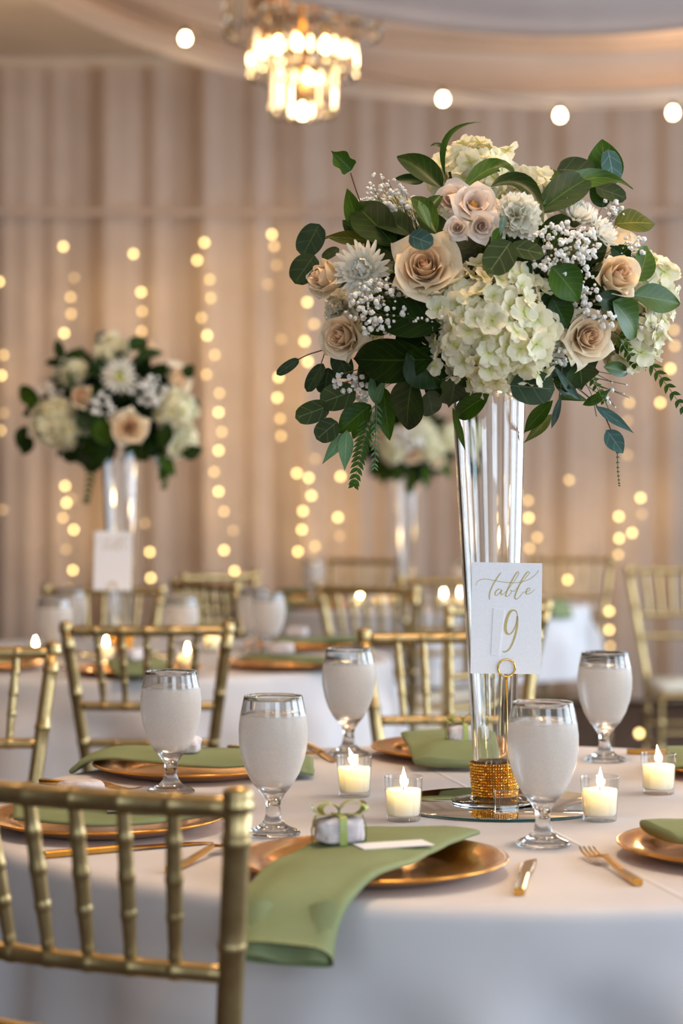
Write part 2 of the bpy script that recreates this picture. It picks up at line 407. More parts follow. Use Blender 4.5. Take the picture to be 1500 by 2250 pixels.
# fairy light strands
LB = MB().lathe([(0.0001, -.0115), (.007, -.0095), (.0105, -.004), (.0115, .001), (.0095, .007), (.006, .0105), (.0001, .012)], 10)
fm = {k: LB.mesh('bulb', M[n]) for k, n in ((3, 'fairy'), (2, 'fairy_mid'), (1, 'fairy_dim'))}
def strand(label, pts, depth=11.84):
    pts = sorted(pts, key=lambda p: p[1])
    o = thing('fairy_light_strand', label, 'fairy lights', P(pts[-1][0], pts[-1][1], depth), 0, 'fairy lights on the curtain')
    base = o.location.copy()
    path = [Vector((P(pts[0][0], 470, 11.885).x, 11.872, 2.81))-base]+[P(x, y, depth)-base for x, y, k in pts]
    q = []
    for i in range(len(path)-1):
        q += [path[i], path[i].lerp(path[i+1], .5)+Vector((0, .02, 0))]
    q.append(path[-1])
    wire = MB().tube([p+Vector((0, .013, 0)) for p in q], .0015, 5)
    obj('wire', wire, M['wire'], o)
    for q_ in range(max(1, len(pts)//4)):
        x, y, k = pts[min(len(pts)-1, q_*4+2)]
        g_ = point('strand_glow', P(x, y, 11.74)-base, .62, (1, .66, .28), .04); g_.parent = o
    for x, y, k in pts: link('bulb', fm[k], o, Matrix.Translation(P(x, y, depth)-base))
SL = 'fairy light strand '
strand(SL+'on the curtain, cut by the left edge', [(-2, 619, 3), (8, 780, 2), (3, 825, 3), (8, 908, 1), (2, 946, 2), (6, 1120, 1)])
strand(SL+'falling behind the left bouquet\'s left half', [(139, 542, 3), (163, 610, 1), (155, 653, 2), (156, 690, 2), (141, 732, 3), (143, 1068, 3), (146, 1105, 3), (138, 1138, 2), (162, 1164, 3), (157, 1095, 1), (145, 1207, 1), (160, 1253, 3), (150, 1294, 2)])
strand(SL+'falling behind the left bouquet\'s right half', [(293, 558, 3), (310, 642, 3), (312, 684, 2), (311, 728, 2), (318, 1150, 1), (329, 1213, 3), (331, 1270, 3)])
strand(SL+'the long bright one just right of the left bouquet', [(449, 533, 3), (433, 572, 3), (461, 614, 2), (463, 655, 2), (443, 698, 2), (455, 737, 3), (472, 780, 2), (453, 823, 2), (482, 864, 2), (480, 906, 3), (487, 949, 2), (480, 990, 3), (470, 1037, 2), (480, 1080, 3), (492, 1124, 2), (512, 1166, 1), (492, 1209, 3), (515, 1255, 3)])
strand(SL+'left of the big bouquet, soft and widely spaced', [(597, 515, 3), (602, 541, 2), (607, 583, 1), (587, 625, 1), (618, 745, 1), (612, 829, 3), (609, 874, 3), (615, 920, 2), (617, 958, 2)])
strand(SL+'passing behind the big bouquet\'s left leaves', [(675, 664, 3), (690, 712, 2), (669, 750, 3), (676, 795, 3), (692, 1008, 1), (652, 1040, 3), (678, 1050, 3), (684, 1089, 3), (665, 1123, 3), (663, 1164, 3), (692, 1200, 2), (654, 1212, 3), (690, 1228, 2), (668, 1305, 2)])
strand(SL+'below the fern at the big bouquet\'s lower left', [(748, 1047, 3), (742, 1137, 3), (746, 1178, 1)])
strand(SL+'immediately right of the tall vase', [(1160, 1100, 2), (1161, 1138, 3), (1180, 1181, 2), (1163, 1205, 2)])
strand(SL+'with two single bulbs between vase and right chair', [(1250, 1055, 2), (1247, 1274, 3)])
strand(SL+'dense one above the far right chair', [(1378, 925, 1), (1382, 885, 2), (1407, 1094, 3), (1410, 1130, 1), (1359, 1135, 3), (1388, 1171, 3), (1360, 1183, 3), (1358, 1219, 2), (1338, 1343, 3), (1338, 1384, 3), (1340, 1420, 2)])
strand(SL+'at the right edge beside the big bouquet', [(1482, 760, 2), (1472, 810, 3), (1450, 885, 3), (1480, 725, 2), (1378, 1000, 1)])
fb = thing('fallen_light', 'single yellow light glowing low on the dark floor at right', 'light', P(1404, 1612, 10.45))
fb.location.z = max(.0, fb.location.z-.013)
link('bulb', fm[3], fb, Matrix.Translation((0, 0, .014)) @ Matrix.Scale(1.15, 4)); obj('wire', MB().tube([(0, .01, .006), (.1, .05, .004), (.25, .3, .004)], .0015, 5), M['wire'], fb)

# bistro string lights below the lower swag
bs = thing('bistro_string_light', 'string of bare bistro bulbs along the hem of the ceiling swag', 'string lights', P(973, 190, 8.8))
b0 = bs.location.copy(); bl = [(130, -60), (407, 60), (680, 135), (973, 193), (1230, 229), (1478, 223), (1700, 190)]
obj('wire', MB().tube([p-b0 for p in catmull([P(x, y, 8.8) for x, y in bl], 40)], .003, 6), M['wire'], bs)
bm_ = MB().lathe([(.0001, -.034), (.012, -.031), (.019, -.020), (.020, -.010), (.015, .004), (.009, .012)], 14).mesh('bulb', M['bistro'])
sm_ = MB().lathe([(.010, .010), (.011, .012), (.011, .034), (.004, .038), (.0001, .038)], 12).mesh('socket', M['wood'])
for x, y in bl[1:6]:
    if x == 680: continue
    Mx = Matrix.Translation(P(x, y, 8.8)-b0-Vector((0, 0, .036)))
    link('bulb', bm_, bs, Mx); link('socket', sm_, bs, Mx)

# chandelier
def chandelier():
    c = P(665, 265, 8.0)
    o = thing('chandelier', 'tiered brass chandelier with hanging glass crystals and lit bulbs', 'chandelier', c)
    obj('rod', MB().tube([(0, 0, .12), (0, 0, 3.75-c.z)], .012, 10), M['brass'], o)
    for r, z0, z1, n in ((.292, .31, .55, 34), (.196, .15, .42, 26), (.118, .01, .25, 18), (.05, -.01, .19, 6)):
        ring = MB()
        ring.lathe([(r-.012, z1), (r+.012, z1), (r+.012, z1+.022), (r-.012, z1+.022), (r-.012, z1)], 40)
        for k in range(4):
            a = PI*k/4; ring.tube([(-r*math.cos(a), -r*math.sin(a), z1+.01), (r*math.cos(a), r*math.sin(a), z1+.01)], .005, 6)
        obj('tier_frame', ring, M['brass'], o)
        cm = MB().lathe([(.0001, 0), (.012, .022), (.014, .03), (.014, z1-z0-.02), (.004, z1-z0-.005), (.0001, z1-z0)], 6).mesh('crystal', M['crystal'], False)
        for k in range(n):
            a = 2*PI*k/n
            link('crystal', cm, o, Matrix.Translation((r*math.cos(a), r*math.sin(a), z0)) @ Matrix.Rotation(a, 4, 'Z'))
    bm2 = MB().lathe([(.0001, -.03), (.012, -.026), (.017, -.012), (.016, .004), (.010, .022), (.0001, .034)], 12).mesh('bulb', M['chand_bulb'])
    hm = MB().lathe([(.004, .03), (.011, .034), (.011, .1), (.0001, .1)], 10).mesh('lamp_holder', M['brass'])
    for x, y, z in [(-.155, -.02, .265), (-.09, -.12, .265), (-.02, -.15, .27), (.085, -.12, .265), (.16, -.03, .27), (.09, .12, .27), (-.09, .12, .27), (.02, -.02, .165), (0, -.01, .035)]:
        link('bulb', bm2, o, Matrix.Translation((x, y, z))); link('lamp_holder', hm, o, Matrix.Translation((x, y, z)))
chandelier()

# ------------------------------------------------------------------ tables and cloths
def table(cx, cy, label, seed, cloth_label):
    t = thing('banquet_table', label, 'table', (cx, cy, 0))
    obj('tabletop', MB().lathe([(.0001, TOP-.034), (.735, TOP-.034), (.748, TOP-.028), (.748, TOP-.012), (.735, TOP-.006), (.0001, TOP-.006)], 64), M['wood'], t)
    lg = MB().lathe([(.0001, 0), (.016, 0), (.016, TOP-.034), (.0001, TOP-.034)], 10).mesh('leg', M['wood'])
    for a in range(4): link('leg', lg, t, Matrix.Translation((.3*math.cos(a*PI/2+.8), .3*math.sin(a*PI/2+.8), 0)))
    r2 = random.Random(seed); nf = 17
    fa = [(r2.uniform(0, 6.28), k) for k in (9, 13, 17, 23)]
    R = .762; prof = [0, .2, .45, .6, .68, .72, .742]
    ring = [(r, TOP) for r in prof]+[(.754, TOP-.002), (.7605, TOP-.008), (.763, TOP-.018), (.764, TOP-.032), (.765, TOP-.045)]
    nd = 14
    for k in range(1, nd+1):
        ring.append((None, k/nd))
    zb = .485
    def fn(u, v):
        a = 2*PI*u; r, z = ring[int(round(v*(len(ring)-1)))]
        if r is None:
            q = z; z = TOP-.045+(zb-TOP+.045)*q
            fold = sum(math.sin(k*a+p)/(1+.02*k) for p, k in fa)/2.4
            k_ = min(1, max(0, (q-.06)/.38)); k_ = k_*k_*(3-2*k_)
            r = .765+.02*q+.040*k_*fold
        return (r*math.cos(a), r*math.sin(a), z)
    c = MB().grid(fn, 200, len(ring)-1, True)
    o = obj('tablecloth', c, M['cloth']); o.location = (cx, cy, 0)
    tag(o, cloth_label, 'tablecloth')
TC = Vector((.225, 3.06, 0)); T2 = Vector((-.62, 5.86, 0)); T3 = Vector((.27, 8.72, 0))
table(TC.x, TC.y, 'round banquet table under the front white tablecloth', 1, 'white linen tablecloth on the nearest table, holding the tall vase in focus')
table(T2.x, T2.y, 'round banquet table beneath the blurred left tablecloth', 2, 'blurred white tablecloth on the left table behind the second chair row')
table(T3.x, T3.y, 'round banquet table at far centre near the curtain', 3, 'far blurred white tablecloth seen right of the table number card')

# ------------------------------------------------------------------ chairs
def bamboo(path, r, rings, n=12, taper=None, ringr=1.13):
    # tube with raised bamboo rings at fractions of its length
    pts = [Vector(p) for p in path]; out = []; rad = []
    L = [0]
    for i in range(1, len(pts)): L.append(L[-1]+(pts[i]-pts[i-1]).length)
    def at(t):
        s = t*L[-1]
        for i in range(1, len(pts)):
            if s <= L[i]+1e-9: return pts[i-1].lerp(pts[i], (s-L[i-1])/max(1e-9, L[i]-L[i-1]))
        return pts[-1]
    ts = set(k/14 for k in range(15)); e = .0045/L[-1]
    for q in rings: ts |= {q-1.6*e, q-e, q-.3*e, q+.3*e, q+e, q+1.6*e}
    for t in sorted(x for x in ts if 0 <= x <= 1):
        k = 1.0
        for q in rings:
            d = abs(t-q)/e
            if d < 1.2: k = ringr if d < .5 else 1+(ringr-1)*.55
        out.append(at(t)); rad.append(r*k*(taper(t) if taper else 1))
    return MB().tube(out, rad, n)
PX = lambda z: .150-.030*z/.45 if z < .45 else .128+.062*(z-.45)/.47
PY = lambda z: -.165-.005*z/.45 if z < .45 else -.170-.075*((z-.45)/.47)**1.1
CH = {}
def chair_meshes():
    zs = [0, .12, .25, .38, .45, .52, .60, .68, .76, .84, .905]
    for s in (-1, 1):
        pm = bamboo([(s*PX(z), PY(z), z) for z in zs], .0142, [.18, .36, .52, .70, .83, .955], 14)
        pm.lathe([(.0146, 0), (.0168, .003), (.0168, .008), (.0150, .011), (.0160, .016), (.0150, .022), (.010, .026), (.0001, .0275)], 14, c=(s*PX(.905), PY(.905), .896))
        CH['post%d' % s] = pm.mesh('back_post', M['gold'])
        fl = bamboo([(s*.178, .185, 0), (s*.172, .175, .425)], .0145, [.25, .5, .75, .95], 12)
        CH['front%d' % s] = fl.mesh('front_leg', M['gold'])
    def rail(z, r, bow, nr):
        x = PX(z)
        pts = [(-x+2*x*k/12, PY(z)-bow*math.sin(PI*k/12), z) for k in range(13)]
        return bamboo(pts, r, nr, 12)
    sp = [.19, .345, .5, .655, .81]
    CH['top'] = rail(.900, .0125, .012, sp).mesh('top_rail', M['gold'])
    CH['mid'] = rail(.722, .0105, .012, sp).mesh('middle_rail', M['gold'])
    CH['low'] = rail(.634, .0095, .010, [.25, .5, .75]).mesh('lower_rail', M['gold'])
    for k, f in enumerate(sp):
        a = Vector((-PX(.722)+2*PX(.722)*f, PY(.722)-.012*math.sin(PI*f), .722)); b2 = Vector((-PX(.900)+2*PX(.900)*f, PY(.900)-.012*math.sin(PI*f), .900))
        CH['sp%d' % k] = bamboo([a, b2], .0078, [.08, .32, .55, .78], 10, lambda t: .62+.5*math.sin(PI*min(1, .12+.72*t))).mesh('spindle', M['gold'])
    # seat slab, cushion
    def slab(z0, z1, hw0, hw1, y0, y1, rad):
        def outl(z, ins):
            pts = []
            for cx, cy, a0 in ((hw1-rad, y1-rad, 0), (-hw1+rad, y1-rad, 90), (-hw0+rad, y0+rad, 180), (hw0-rad, y0+rad, 270)):
                for k in range(5):
                    a = math.radians(a0+k*22.5); pts.append((cx+(rad-ins)*math.cos(a), cy+(rad-ins)*math.sin(a), z))
            return pts
        e = min(.008, (z1-z0)*.4); L = [outl(z0, e), outl(z0+e, 0), outl(z1-e, 0), outl(z1, e)]
        mb = MB(); n = len(L[0])
        for l in L:
            for p in l: mb.v.append(Vector(p)); mb.a.append((0, 0, 0))
        for j in range(3):
            for i in range(n): mb.f.append((j*n+i, j*n+(i+1) % n, (j+1)*n+(i+1) % n, (j+1)*n+i)); mb.m.append(0)
        mb.f.append(tuple(range(n))[::-1]); mb.f.append(tuple(3*n+i for i in range(n))); mb.m += [0, 0]
        return mb
    CH['seat'] = slab(.412, .438, .142, .195, -.155, .2, .03).mesh('seat', M['gold'])
    CH['cush'] = slab(.438, .472, .134, .185, -.14, .19, .04).mesh('cushion', M['cushion'])
    for s in (-1, 1):
        st = bamboo([(s*.136, -.168, .22), (s*.174, .18, .22)], .009, [.25, .5, .75], 8); CH['side%d' % s] = st.mesh('stretcher', M['gold'])
    CH['fst'] = bamboo([(-.174, .18, .28), (.174, .18, .28)], .009, [.25, .5, .75], 8).mesh('stretcher', M['gold'])
    CH['bst'] = bamboo([(-.132, -.167, .28), (.132, -.167, .28)], .009, [.25, .5, .75], 8).mesh('stretcher', M['gold'])
chair_meshes()
def chair(bx, by, deg, label):
    # bx, by: middle of the top rail; deg 0 = sitter looks away from the camera
    a = math.radians(deg); f = Vector((-math.sin(a), math.cos(a)))
    o = thing('chiavari_chair', label, 'chair', (bx+f.x*.243, by+f.y*.243, 0), a, 'gold chiavari chairs')
    for nm, ks in (('back_post', ('post-1', 'post1')), ('front_leg', ('front-1', 'front1')), ('top_rail', ('top',)), ('middle_rail', ('mid',)), ('lower_rail', ('low',)),
                   ('spindle', ['sp%d' % k for k in range(5)]), ('seat', ('seat',)), ('cushion', ('cush',)), ('stretcher', ('side-1', 'side1', 'fst', 'bst'))):
        for k in ks: link(nm, CH[k], o)
    return o
chair(-.276, 2.20, -25, 'gold bamboo chair back in the near left foreground, large and blurred')
chair(-.452, 4.85, 0, 'gold bamboo chair seen whole behind the left water goblet')
chair(-.765, 4.17, 186, 'gold bamboo chair cut by the left edge, mid height')
chair(.238, 4.60, 181, 'gold bamboo chair behind the tall vase, between goblet and number card')
chair(.43, 5.72, 40, 'turned gold bamboo chair just beyond the one behind the vase')
chair(-.775, 6.80, 178, 'blurred gold bamboo chair behind the far table card at left')
chair(-.47, 7.15, -52, 'blurred dark gold bamboo chair right of the far left card, nearer of two')
chair(-.46, 7.95, 46, 'blurred dark gold bamboo chair right of the far left card, farther of two')
chair(.08, 6.85, -34, 'blurred gold bamboo chair framing two candle flames left of the vase')
chair(.11, 9.75, 150, 'faint far gold bamboo chair above the candle flames, near the curtain')
chair(.40, 7.6, 6, 'blurred gold bamboo chair immediately left of the vase, under the hanging blooms')
chair(1.10, 10.0, 172, 'faint far gold bamboo chair right of the card with one bulb in it')
chair(1.36, 8.6, 188, 'tall pale blurred bamboo chair at the right edge')

# ------------------------------------------------------------------ tableware
def disc_prof():
    return [(.0001, .004), (.105, .004), (.118, .006), (.125, .012), (.140, .016), (.158, .0185), (.1645, .0195), (.166, .0185), (.1655, .0165), (.150, .012), (.128, .004), (.108, 0), (.0001, 0)]
CHG = MB().lathe(disc_prof(), 72).mesh('charger_plate', M['charger'])
def charger(x, y, label): return tag(link('charger_plate', CHG, None, Matrix.Translation((x, y, TOP+.0006))), label, 'plate', 'gold charger plates')

def napkin(left, right, label, th=.009, open_end=False, n=26, end_th=None):
    L = catmull(left, n); R = catmull(right, n)
    org = (L[n//2]+R[n//2])/2; org = Vector((org.x, org.y, min(p.z for p in L+R)))
    mb = MB(); k = 14; up = []
    for i in range(n+1):
        t = (((L[min(i+1, n)]+R[min(i+1, n)])-(L[max(i-1, 0)]+R[max(i-1, 0)])).normalized())
        s = (R[i]-L[i]); nn = s.cross(t).normalized()
        if i == 0 and nn.z < 0: sg = -1
        elif i == 0: sg = 1
        up.append(nn*sg)
    for i in range(n+1):
        s = R[i]-L[i]; f = i/n; tt = th if end_th is None else th+(end_th-th)*max(0, (f-.55)/.45)**1.5
        for j in range(2*k):
            a = j/(2*k)*2*PI
            c, sn = math.cos(a), math.sin(a)
            w = (abs(c)**.55)*(1 if c > 0 else -1)
            h = (abs(sn)**.75)*(1 if sn > 0 else -1)
            pos = (L[i]+R[i])/2+s*.5*w+up[i]*tt*(.5*h+.5)
            if open_end and sn > 0 and f > .84: pos += (L[i-3]+R[i-3]-L[i]-R[i])*.45*((f-.84)/.16)**1.3*sn
            pos += up[i]*(.0025*mnoise.noise(pos*18)+.0022*math.sin(c*5+f*4)*max(0, sn)*min(1, f*3))
            mb.v.append(pos-org); mb.a.append((j/(2*k), f, 0))
    m2 = 2*k
    for i in range(n):
        for j in range(m2): mb.f.append((i*m2+j, i*m2+(j+1) % m2, (i+1)*m2+(j+1) % m2, (i+1)*m2+j)); mb.m.append(0)
    mb.f.append(tuple(range(m2))[::-1]); mb.m.append(0)
    if not open_end: mb.f.append(tuple(n*m2+j for j in range(m2))); mb.m.append(0)
    else:   # a second, inner layer of folded cloth inside the open end
        b = len(mb.v)
        for i in (n, n-4, n-9):
            s = R[i]-L[i]
            for q in range(9):
                w = -.88+1.76*q/8
                mb.v.append((L[i]+R[i])/2+s*.5*w+up[i]*((end_th or th)*(.5+.22*math.sin(q*1.1)))-org); mb.a.append((q/8, 0, 0))
        for i in range(2):
            for q in range(8): mb.f.append((b+i*9+q, b+i*9+q+1, b+(i+1)*9+q+1, b+(i+1)*9+q)); mb.m.append(0)
    o = obj('napkin', mb, M['napkin']); o.location = org
    return tag(o, label, 'napkin', 'sage napkins')

def favor(x, y, z, rz, label, bow=True, s=1.0, seed=0):
    r2 = random.Random(seed)
    o = thing('favor', label, 'favor', (x, y, z), rz, 'wrapped favors')
    sd = Vector((seed*3.1, seed*1.7, 0))
    def body(u, v):
        a = 2*PI*u; ph = PI*v
        e = .5
        def sp(c): return (abs(c)**e)*(1 if c > 0 else -1)
        p = Vector((.029*sp(math.cos(a))*abs(math.sin(ph))**.5, .020*sp(math.sin(a))*abs(math.sin(ph))**.5, .0155-.0155*sp(math.cos(ph))))
        k = 1+.16*mnoise.noise(p*75+sd)+.10*abs(mnoise.noise(p*150+sd))
        q = Vector((p.x*k, p.y*k, .0155+(p.z-.0155)*(1+.12*mnoise.noise(p*60+sd)) if v > .05 else 0))*s
        q.z = max(q.z, 0)
        return q
    obj('wrapping', MB().grid(body, 36, 20, True), M['tulle'], o, False)
    if bow:
        rb = MB(); w = .0045*s; H = .0325*s
        for sg in (0, 1):
            pr = [(-.033, 0), (-.034, .016), (-.029, .033), (0, .0345), (.029, .033), (.034, .016), (.033, 0)] if sg == 0 else [(-.0235, 0), (-.0245, .016), (-.021, .033), (0, .035), (.021, .033), (.0245, .016), (.0235, 0)]
            pr = [(a*s, b*s) for a, b in pr]
            def fn(u, v, pr=pr, sg=sg):
                t = u*(len(pr)-1); i = min(int(t), len(pr)-2); f = t-i
                d = pr[i][0]+(pr[i+1][0]-pr[i][0])*f; z_ = pr[i][1]+(pr[i+1][1]-pr[i][1])*f
                return (d, (v-.5)*2*w, z_) if sg == 0 else ((v-.5)*2*w, d, z_)
            rb.grid(fn, 24, 2)
        obj('ribbon', rb, M['ribbon'], o)
        for a, ln, hh in ((.3, .036, .016), (2.7, .034, .014), (3.6, .030, .012), (5.7, .036, .012)):
            bw = MB()
            def fn(u, v, a=a, ln=ln, hh=hh):
                t = u*PI*2; x_ = ln*(1-math.cos(t))/2; z_ = hh*math.sin(t)*.6+.006*math.sin(t/2)
                y_ = (v-.5)*.013*(math.sin(t/2)*.8+.2)
                return (s*(x_*math.cos(a)-y_*math.sin(a)), s*(x_*math.sin(a)+y_*math.cos(a)), H+.004*s+s*max(z_, -.004))
            bw.grid(fn, 22, 3); obj('bow_loop', bw, M['ribbon'], o)
    return o

def menu_card(pos, rz, label, tilt=0):
    o = obj('place_card', MB().box(-.045, .045, -.02, .02, 0, .0007), M['paper'], smooth=False)
    o.location = pos; o.rotation_euler = (tilt, 0, rz)
    return tag(o, label, 'card', 'small place cards')

# cutlery (built along +x from handle end at 0), lies on the table
def bar(mb, secs):
    b = len(mb.v); n = 8
    for x, y, z, w, t in secs:
        for k in range(n):
            a = 2*PI*(k+.5)/n; c, s = math.cos(a), math.sin(a)
            mb.v.append(Vector((x, y+w/2*(abs(c)**.4)*(1 if c > 0 else -1), z+t/2*(abs(s)**.4)*(1 if s > 0 else -1)))); mb.a.append((0, 0, 0))
    for i in range(len(secs)-1):
        for k in range(n): mb.f.append((b+i*n+k, b+i*n+(k+1) % n, b+(i+1)*n+(k+1) % n, b+(i+1)*n+k)); mb.m.append(0)
    mb.f.append(tuple(b+k for k in range(n))[::-1]); mb.f.append(tuple(b+(len(secs)-1)*n+k for k in range(n))); mb.m += [0, 0]
    return mb
KH = bar(MB(), [(0, 0, .0045, .0125, .0085), (.003, 0, .0045, .013, .009), (.05, 0, .0045, .0115, .0085), (.10, 0, .0045, .0105, .008), (.112, 0, .0045, .0095, .007)]).mesh('handle', M['cutlery'], False)
KB = bar(MB(), [(.110, 0, .0045, .0095, .005), (.118, .001, .004, .015, .0022), (.16, .0015, .003, .019, .0018), (.20, .001, .0024, .018, .0016), (.222, -.002, .002, .011, .0014), (.231, -.005, .002, .003, .001)]).mesh('blade', M['cutlery'], False)
FH = bar(MB(), [(0, 0, .0045, .0115, .0085), (.003, 0, .0045, .012, .009), (.06, 0, .006, .0095, .0075), (.115, 0, .012, .007, .006), (.130, 0, .0135, .0065, .005)]).mesh('handle', M['cutlery'], False)
fk = bar(MB(), [(.128, 0, .0135, .0065, .005), (.138, 0, .0125, .017, .003), (.148, 0, .0095, .0245, .0022), (.158, 0, .0075, .0255, .002)])
for q in (-1.5, -.5, .5, 1.5):
    bar(fk, [(.157, q*.0066, .0075, .0042, .002), (.175, q*.0064, .006, .0036, .002), (.195, q*.0062, .0085, .003, .0018), (.206, q*.006, .012, .0018, .0012)])
FT = fk.mesh('tines', M['cutlery'], False)
def cutlery(kind, p0, p1, label):
    a = math.atan2(p1[1]-p0[1], p1[0]-p0[0])
    o = thing('table_'+kind, label, kind, (p0[0], p0[1], TOP+.0004), a, 'gold cutlery')
    link('handle', KH if kind == 'knife' else FH, o); link('blade' if kind == 'knife' else 'tines', KB if kind == 'knife' else FT, o)
    return o

# goblet of iced water
go = [(.0001, 0), (.034, 0), (.0365, .0015), (.0365, .0035), (.032, .0065), (.020, .0115), (.0125, .019), (.0100, .028), (.0096, .038), (.0108, .046), (.0165, .055), (.0265, .067), (.0355, .083), (.0425, .103), (.0462, .124), (.0465, .143), (.0443, .162), (.0405, .180), (.0394, .1855), (.0388, .1862),
      (.0381, .1855), (.0388, .180), (.0424, .162), (.0445, .143), (.0442, .124), (.0405, .103), (.0333, .083), (.0243, .068), (.014, .059), (.0001, .056)]
GOB = MB().lathe(go, 48).mesh('glass', M['goblet'])
wa = [(.0001, .0575), (.0135, .0605), (.0235, .0695), (.0325, .0845), (.0397, .104), (.0435, .124), (.0437, .143), (.0419, .160), (.0417, .1612), (.0001, .1612)]
WAT = MB().lathe(wa, 40).mesh('water', M['water'])
icer = random.Random(4)
def ice_mesh(s):
    b = MB().box(-.011, .011, -.011, .011, -.010, .010)
    for p in b.v: p += Vector((icer.uniform(-1, 1), icer.uniform(-1, 1), icer.uniform(-1, 1)))*.002
    return b.mesh('ice', M['acrylic'], False)
def goblet(x, y, label, z=TOP):
    o = thing('water_goblet', label, 'goblet', (x, y, z+.0004), icer.uniform(0, 6), 'goblets of iced water')
    link('glass', GOB, o); link('water', WAT, o)
    return o

# votive candle
vo_ = [(.0001, 0), (.0225, 0), (.0238, .0012), (.0272, .0595), (.0272, .0615), (.0266, .062), (.0260, .0612), (.0235, .0095), (.0215, .007), (.0001, .0065)]
VOT = MB().lathe(vo_, 40).mesh('glass_cup', M['cup'])
wx = [(.0001, .0072), (.021, .0075), (.0229, .0105), (.0246, .0425), (.0240, .0442), (.018, .0430), (.008, .0422), (.0001, .042)]
WAX = MB().lathe(wx, 36).mesh('wax', M['wax'])
FLM = MB().lathe([(.0001, 0), (.0024, .002), (.0036, .0055), (.0035, .009), (.0024, .014), (.0011, .019), (.0001, .023)], 12).mesh('flame', M['flame'])
WIK = MB().tube([(0, 0, .040), (.0004, 0, .046), (.0012, 0, .0495)], .0007, 6).mesh('wick', M['wick'])
def votive(x, y, label, lean=0.0, z=TOP):
    o = thing('votive_candle', label, 'candle', (x, y, z+.0004), 0, 'lit votive candles')
    link('glass_cup', VOT, o); link('wax', WAX, o); link('wick', WIK, o)
    link('flame', FLM, o, Matrix.Translation((.001, 0, .0475)) @ Matrix.Rotation(lean, 4, 'Y') @ Matrix.Scale(1.18, 4))
    return o

# ------------------------------------------------------------------ front table setting
S = {1: (.036, 2.525), 2: (-.321, 2.86), 3: (-.24, 3.41), 4: (.216, 3.632), 5: (.668, 3.415), 6: (.512, 2.625)}
charger(*S[1], 'gold charger plate at front centre under the draped sage napkin')
charger(*S[2], 'gold charger plate at left, seen through the foreground chair spindles')
charger(*S[3], 'gold charger plate at far left of the front table, behind the left goblet')
charger(*S[4], 'gold charger plate at the back of the front table, left of the vase')
charger(*S[5], 'gold charger plate at the far right edge, mostly under a napkin')
charger(*S[6], 'gold charger plate at lower right edge beside the fork')
Hn = TOP+.021
def V3(x, y, z): return Vector((x, y, z))
napkin([V3(.018, 2.66, Hn), V3(-.03, 2.56, Hn+.001), V3(-.07, 2.45, Hn), V3(-.092, 2.37, TOP+.021), V3(-.110, 2.305, TOP+.006), V3(-.116, 2.272, TOP-.024), V3(-.118, 2.258, TOP-.048)],
       [V3(.176, 2.65, Hn), V3(.135, 2.56, Hn+.001), V3(.085, 2.44, Hn), V3(.043, 2.36, TOP+.021), V3(.012, 2.30, TOP+.004), V3(-.004, 2.268, TOP-.026), V3(-.008, 2.252, TOP-.056)],
       'sage napkin at front centre draped off the table edge', .014, True, 34, .046)
napkin([T(30, 1770, .022), T(160, 1766, .022), T(330, 1764, .022), T(470, 1772, .022)], [T(30, 1806, .021), T(180, 1822, .021), T(340, 1816, .021), T(488, 1794, .02)],
       'sage napkin on the left plate behind the foreground chair spindles', .012)
napkin([V3(-.42, 3.50, TOP+.006), V3(-.37, 3.50, Hn+.006), V3(-.25, 3.52, Hn), V3(-.12, 3.50, Hn), V3(-.05, 3.47, TOP+.012)], [V3(-.44, 3.40, TOP-.002), V3(-.385, 3.37, Hn+.004), V3(-.24, 3.30, Hn), V3(-.12, 3.305, Hn), V3(-.045, 3.33, TOP+.004)],
       'sage napkin on the far left plate behind the left goblet', .011)
napkin([V3(.105, 3.72, Hn), V3(.108, 3.62, Hn), V3(.113, 3.49, Hn+.002), V3(.118, 3.43, TOP+.008)], [V3(.28, 3.72, Hn), V3(.28, 3.60, Hn), V3(.275, 3.48, Hn+.002), V3(.27, 3.42, TOP+.006)],
       'sage napkin on the back plate beside the tall vase', .016)
napkin([V3(.55, 3.52, Hn), V3(.62, 3.53, Hn), V3(.72, 3.55, Hn)], [V3(.515, 3.33, TOP+.012), V3(.60, 3.31, Hn), V3(.70, 3.30, Hn)], 'sage napkin at the far right behind the rightmost candle', .016)
napkin([V3(.385, 2.70, Hn), V3(.47, 2.75, Hn), V3(.60, 2.80, Hn)], [V3(.415, 2.585, Hn-.001), V3(.50, 2.52, Hn), V3(.62, 2.46, Hn)], 'sage napkin on the lower right plate', .016)
favor(-.003, 2.52, Hn+.0155, .25, 'white wrapped favor tied with a green ribbon bow on the front napkin', True, 1.0, 1)
favor(-.352, 2.835, Hn+.0145, .4, 'white crinkled favor behind the foreground chair spindles', False, 1.05, 2)
favor(-.258, 3.40, Hn+.0135, -.3, 'small white favor behind the left goblet', False, .95, 3)
favor(.205, 3.53, Hn+.018, .2, 'white favor with green ribbon on the back plate beside the vase', True, .9, 4)
menu_card((.062, 2.50, Hn+.016), .35, 'small blush place card beside the bowed favor')
menu_card((-.268, 2.79, Hn+.0145), .15, 'small place card beside the crinkled favor at left')

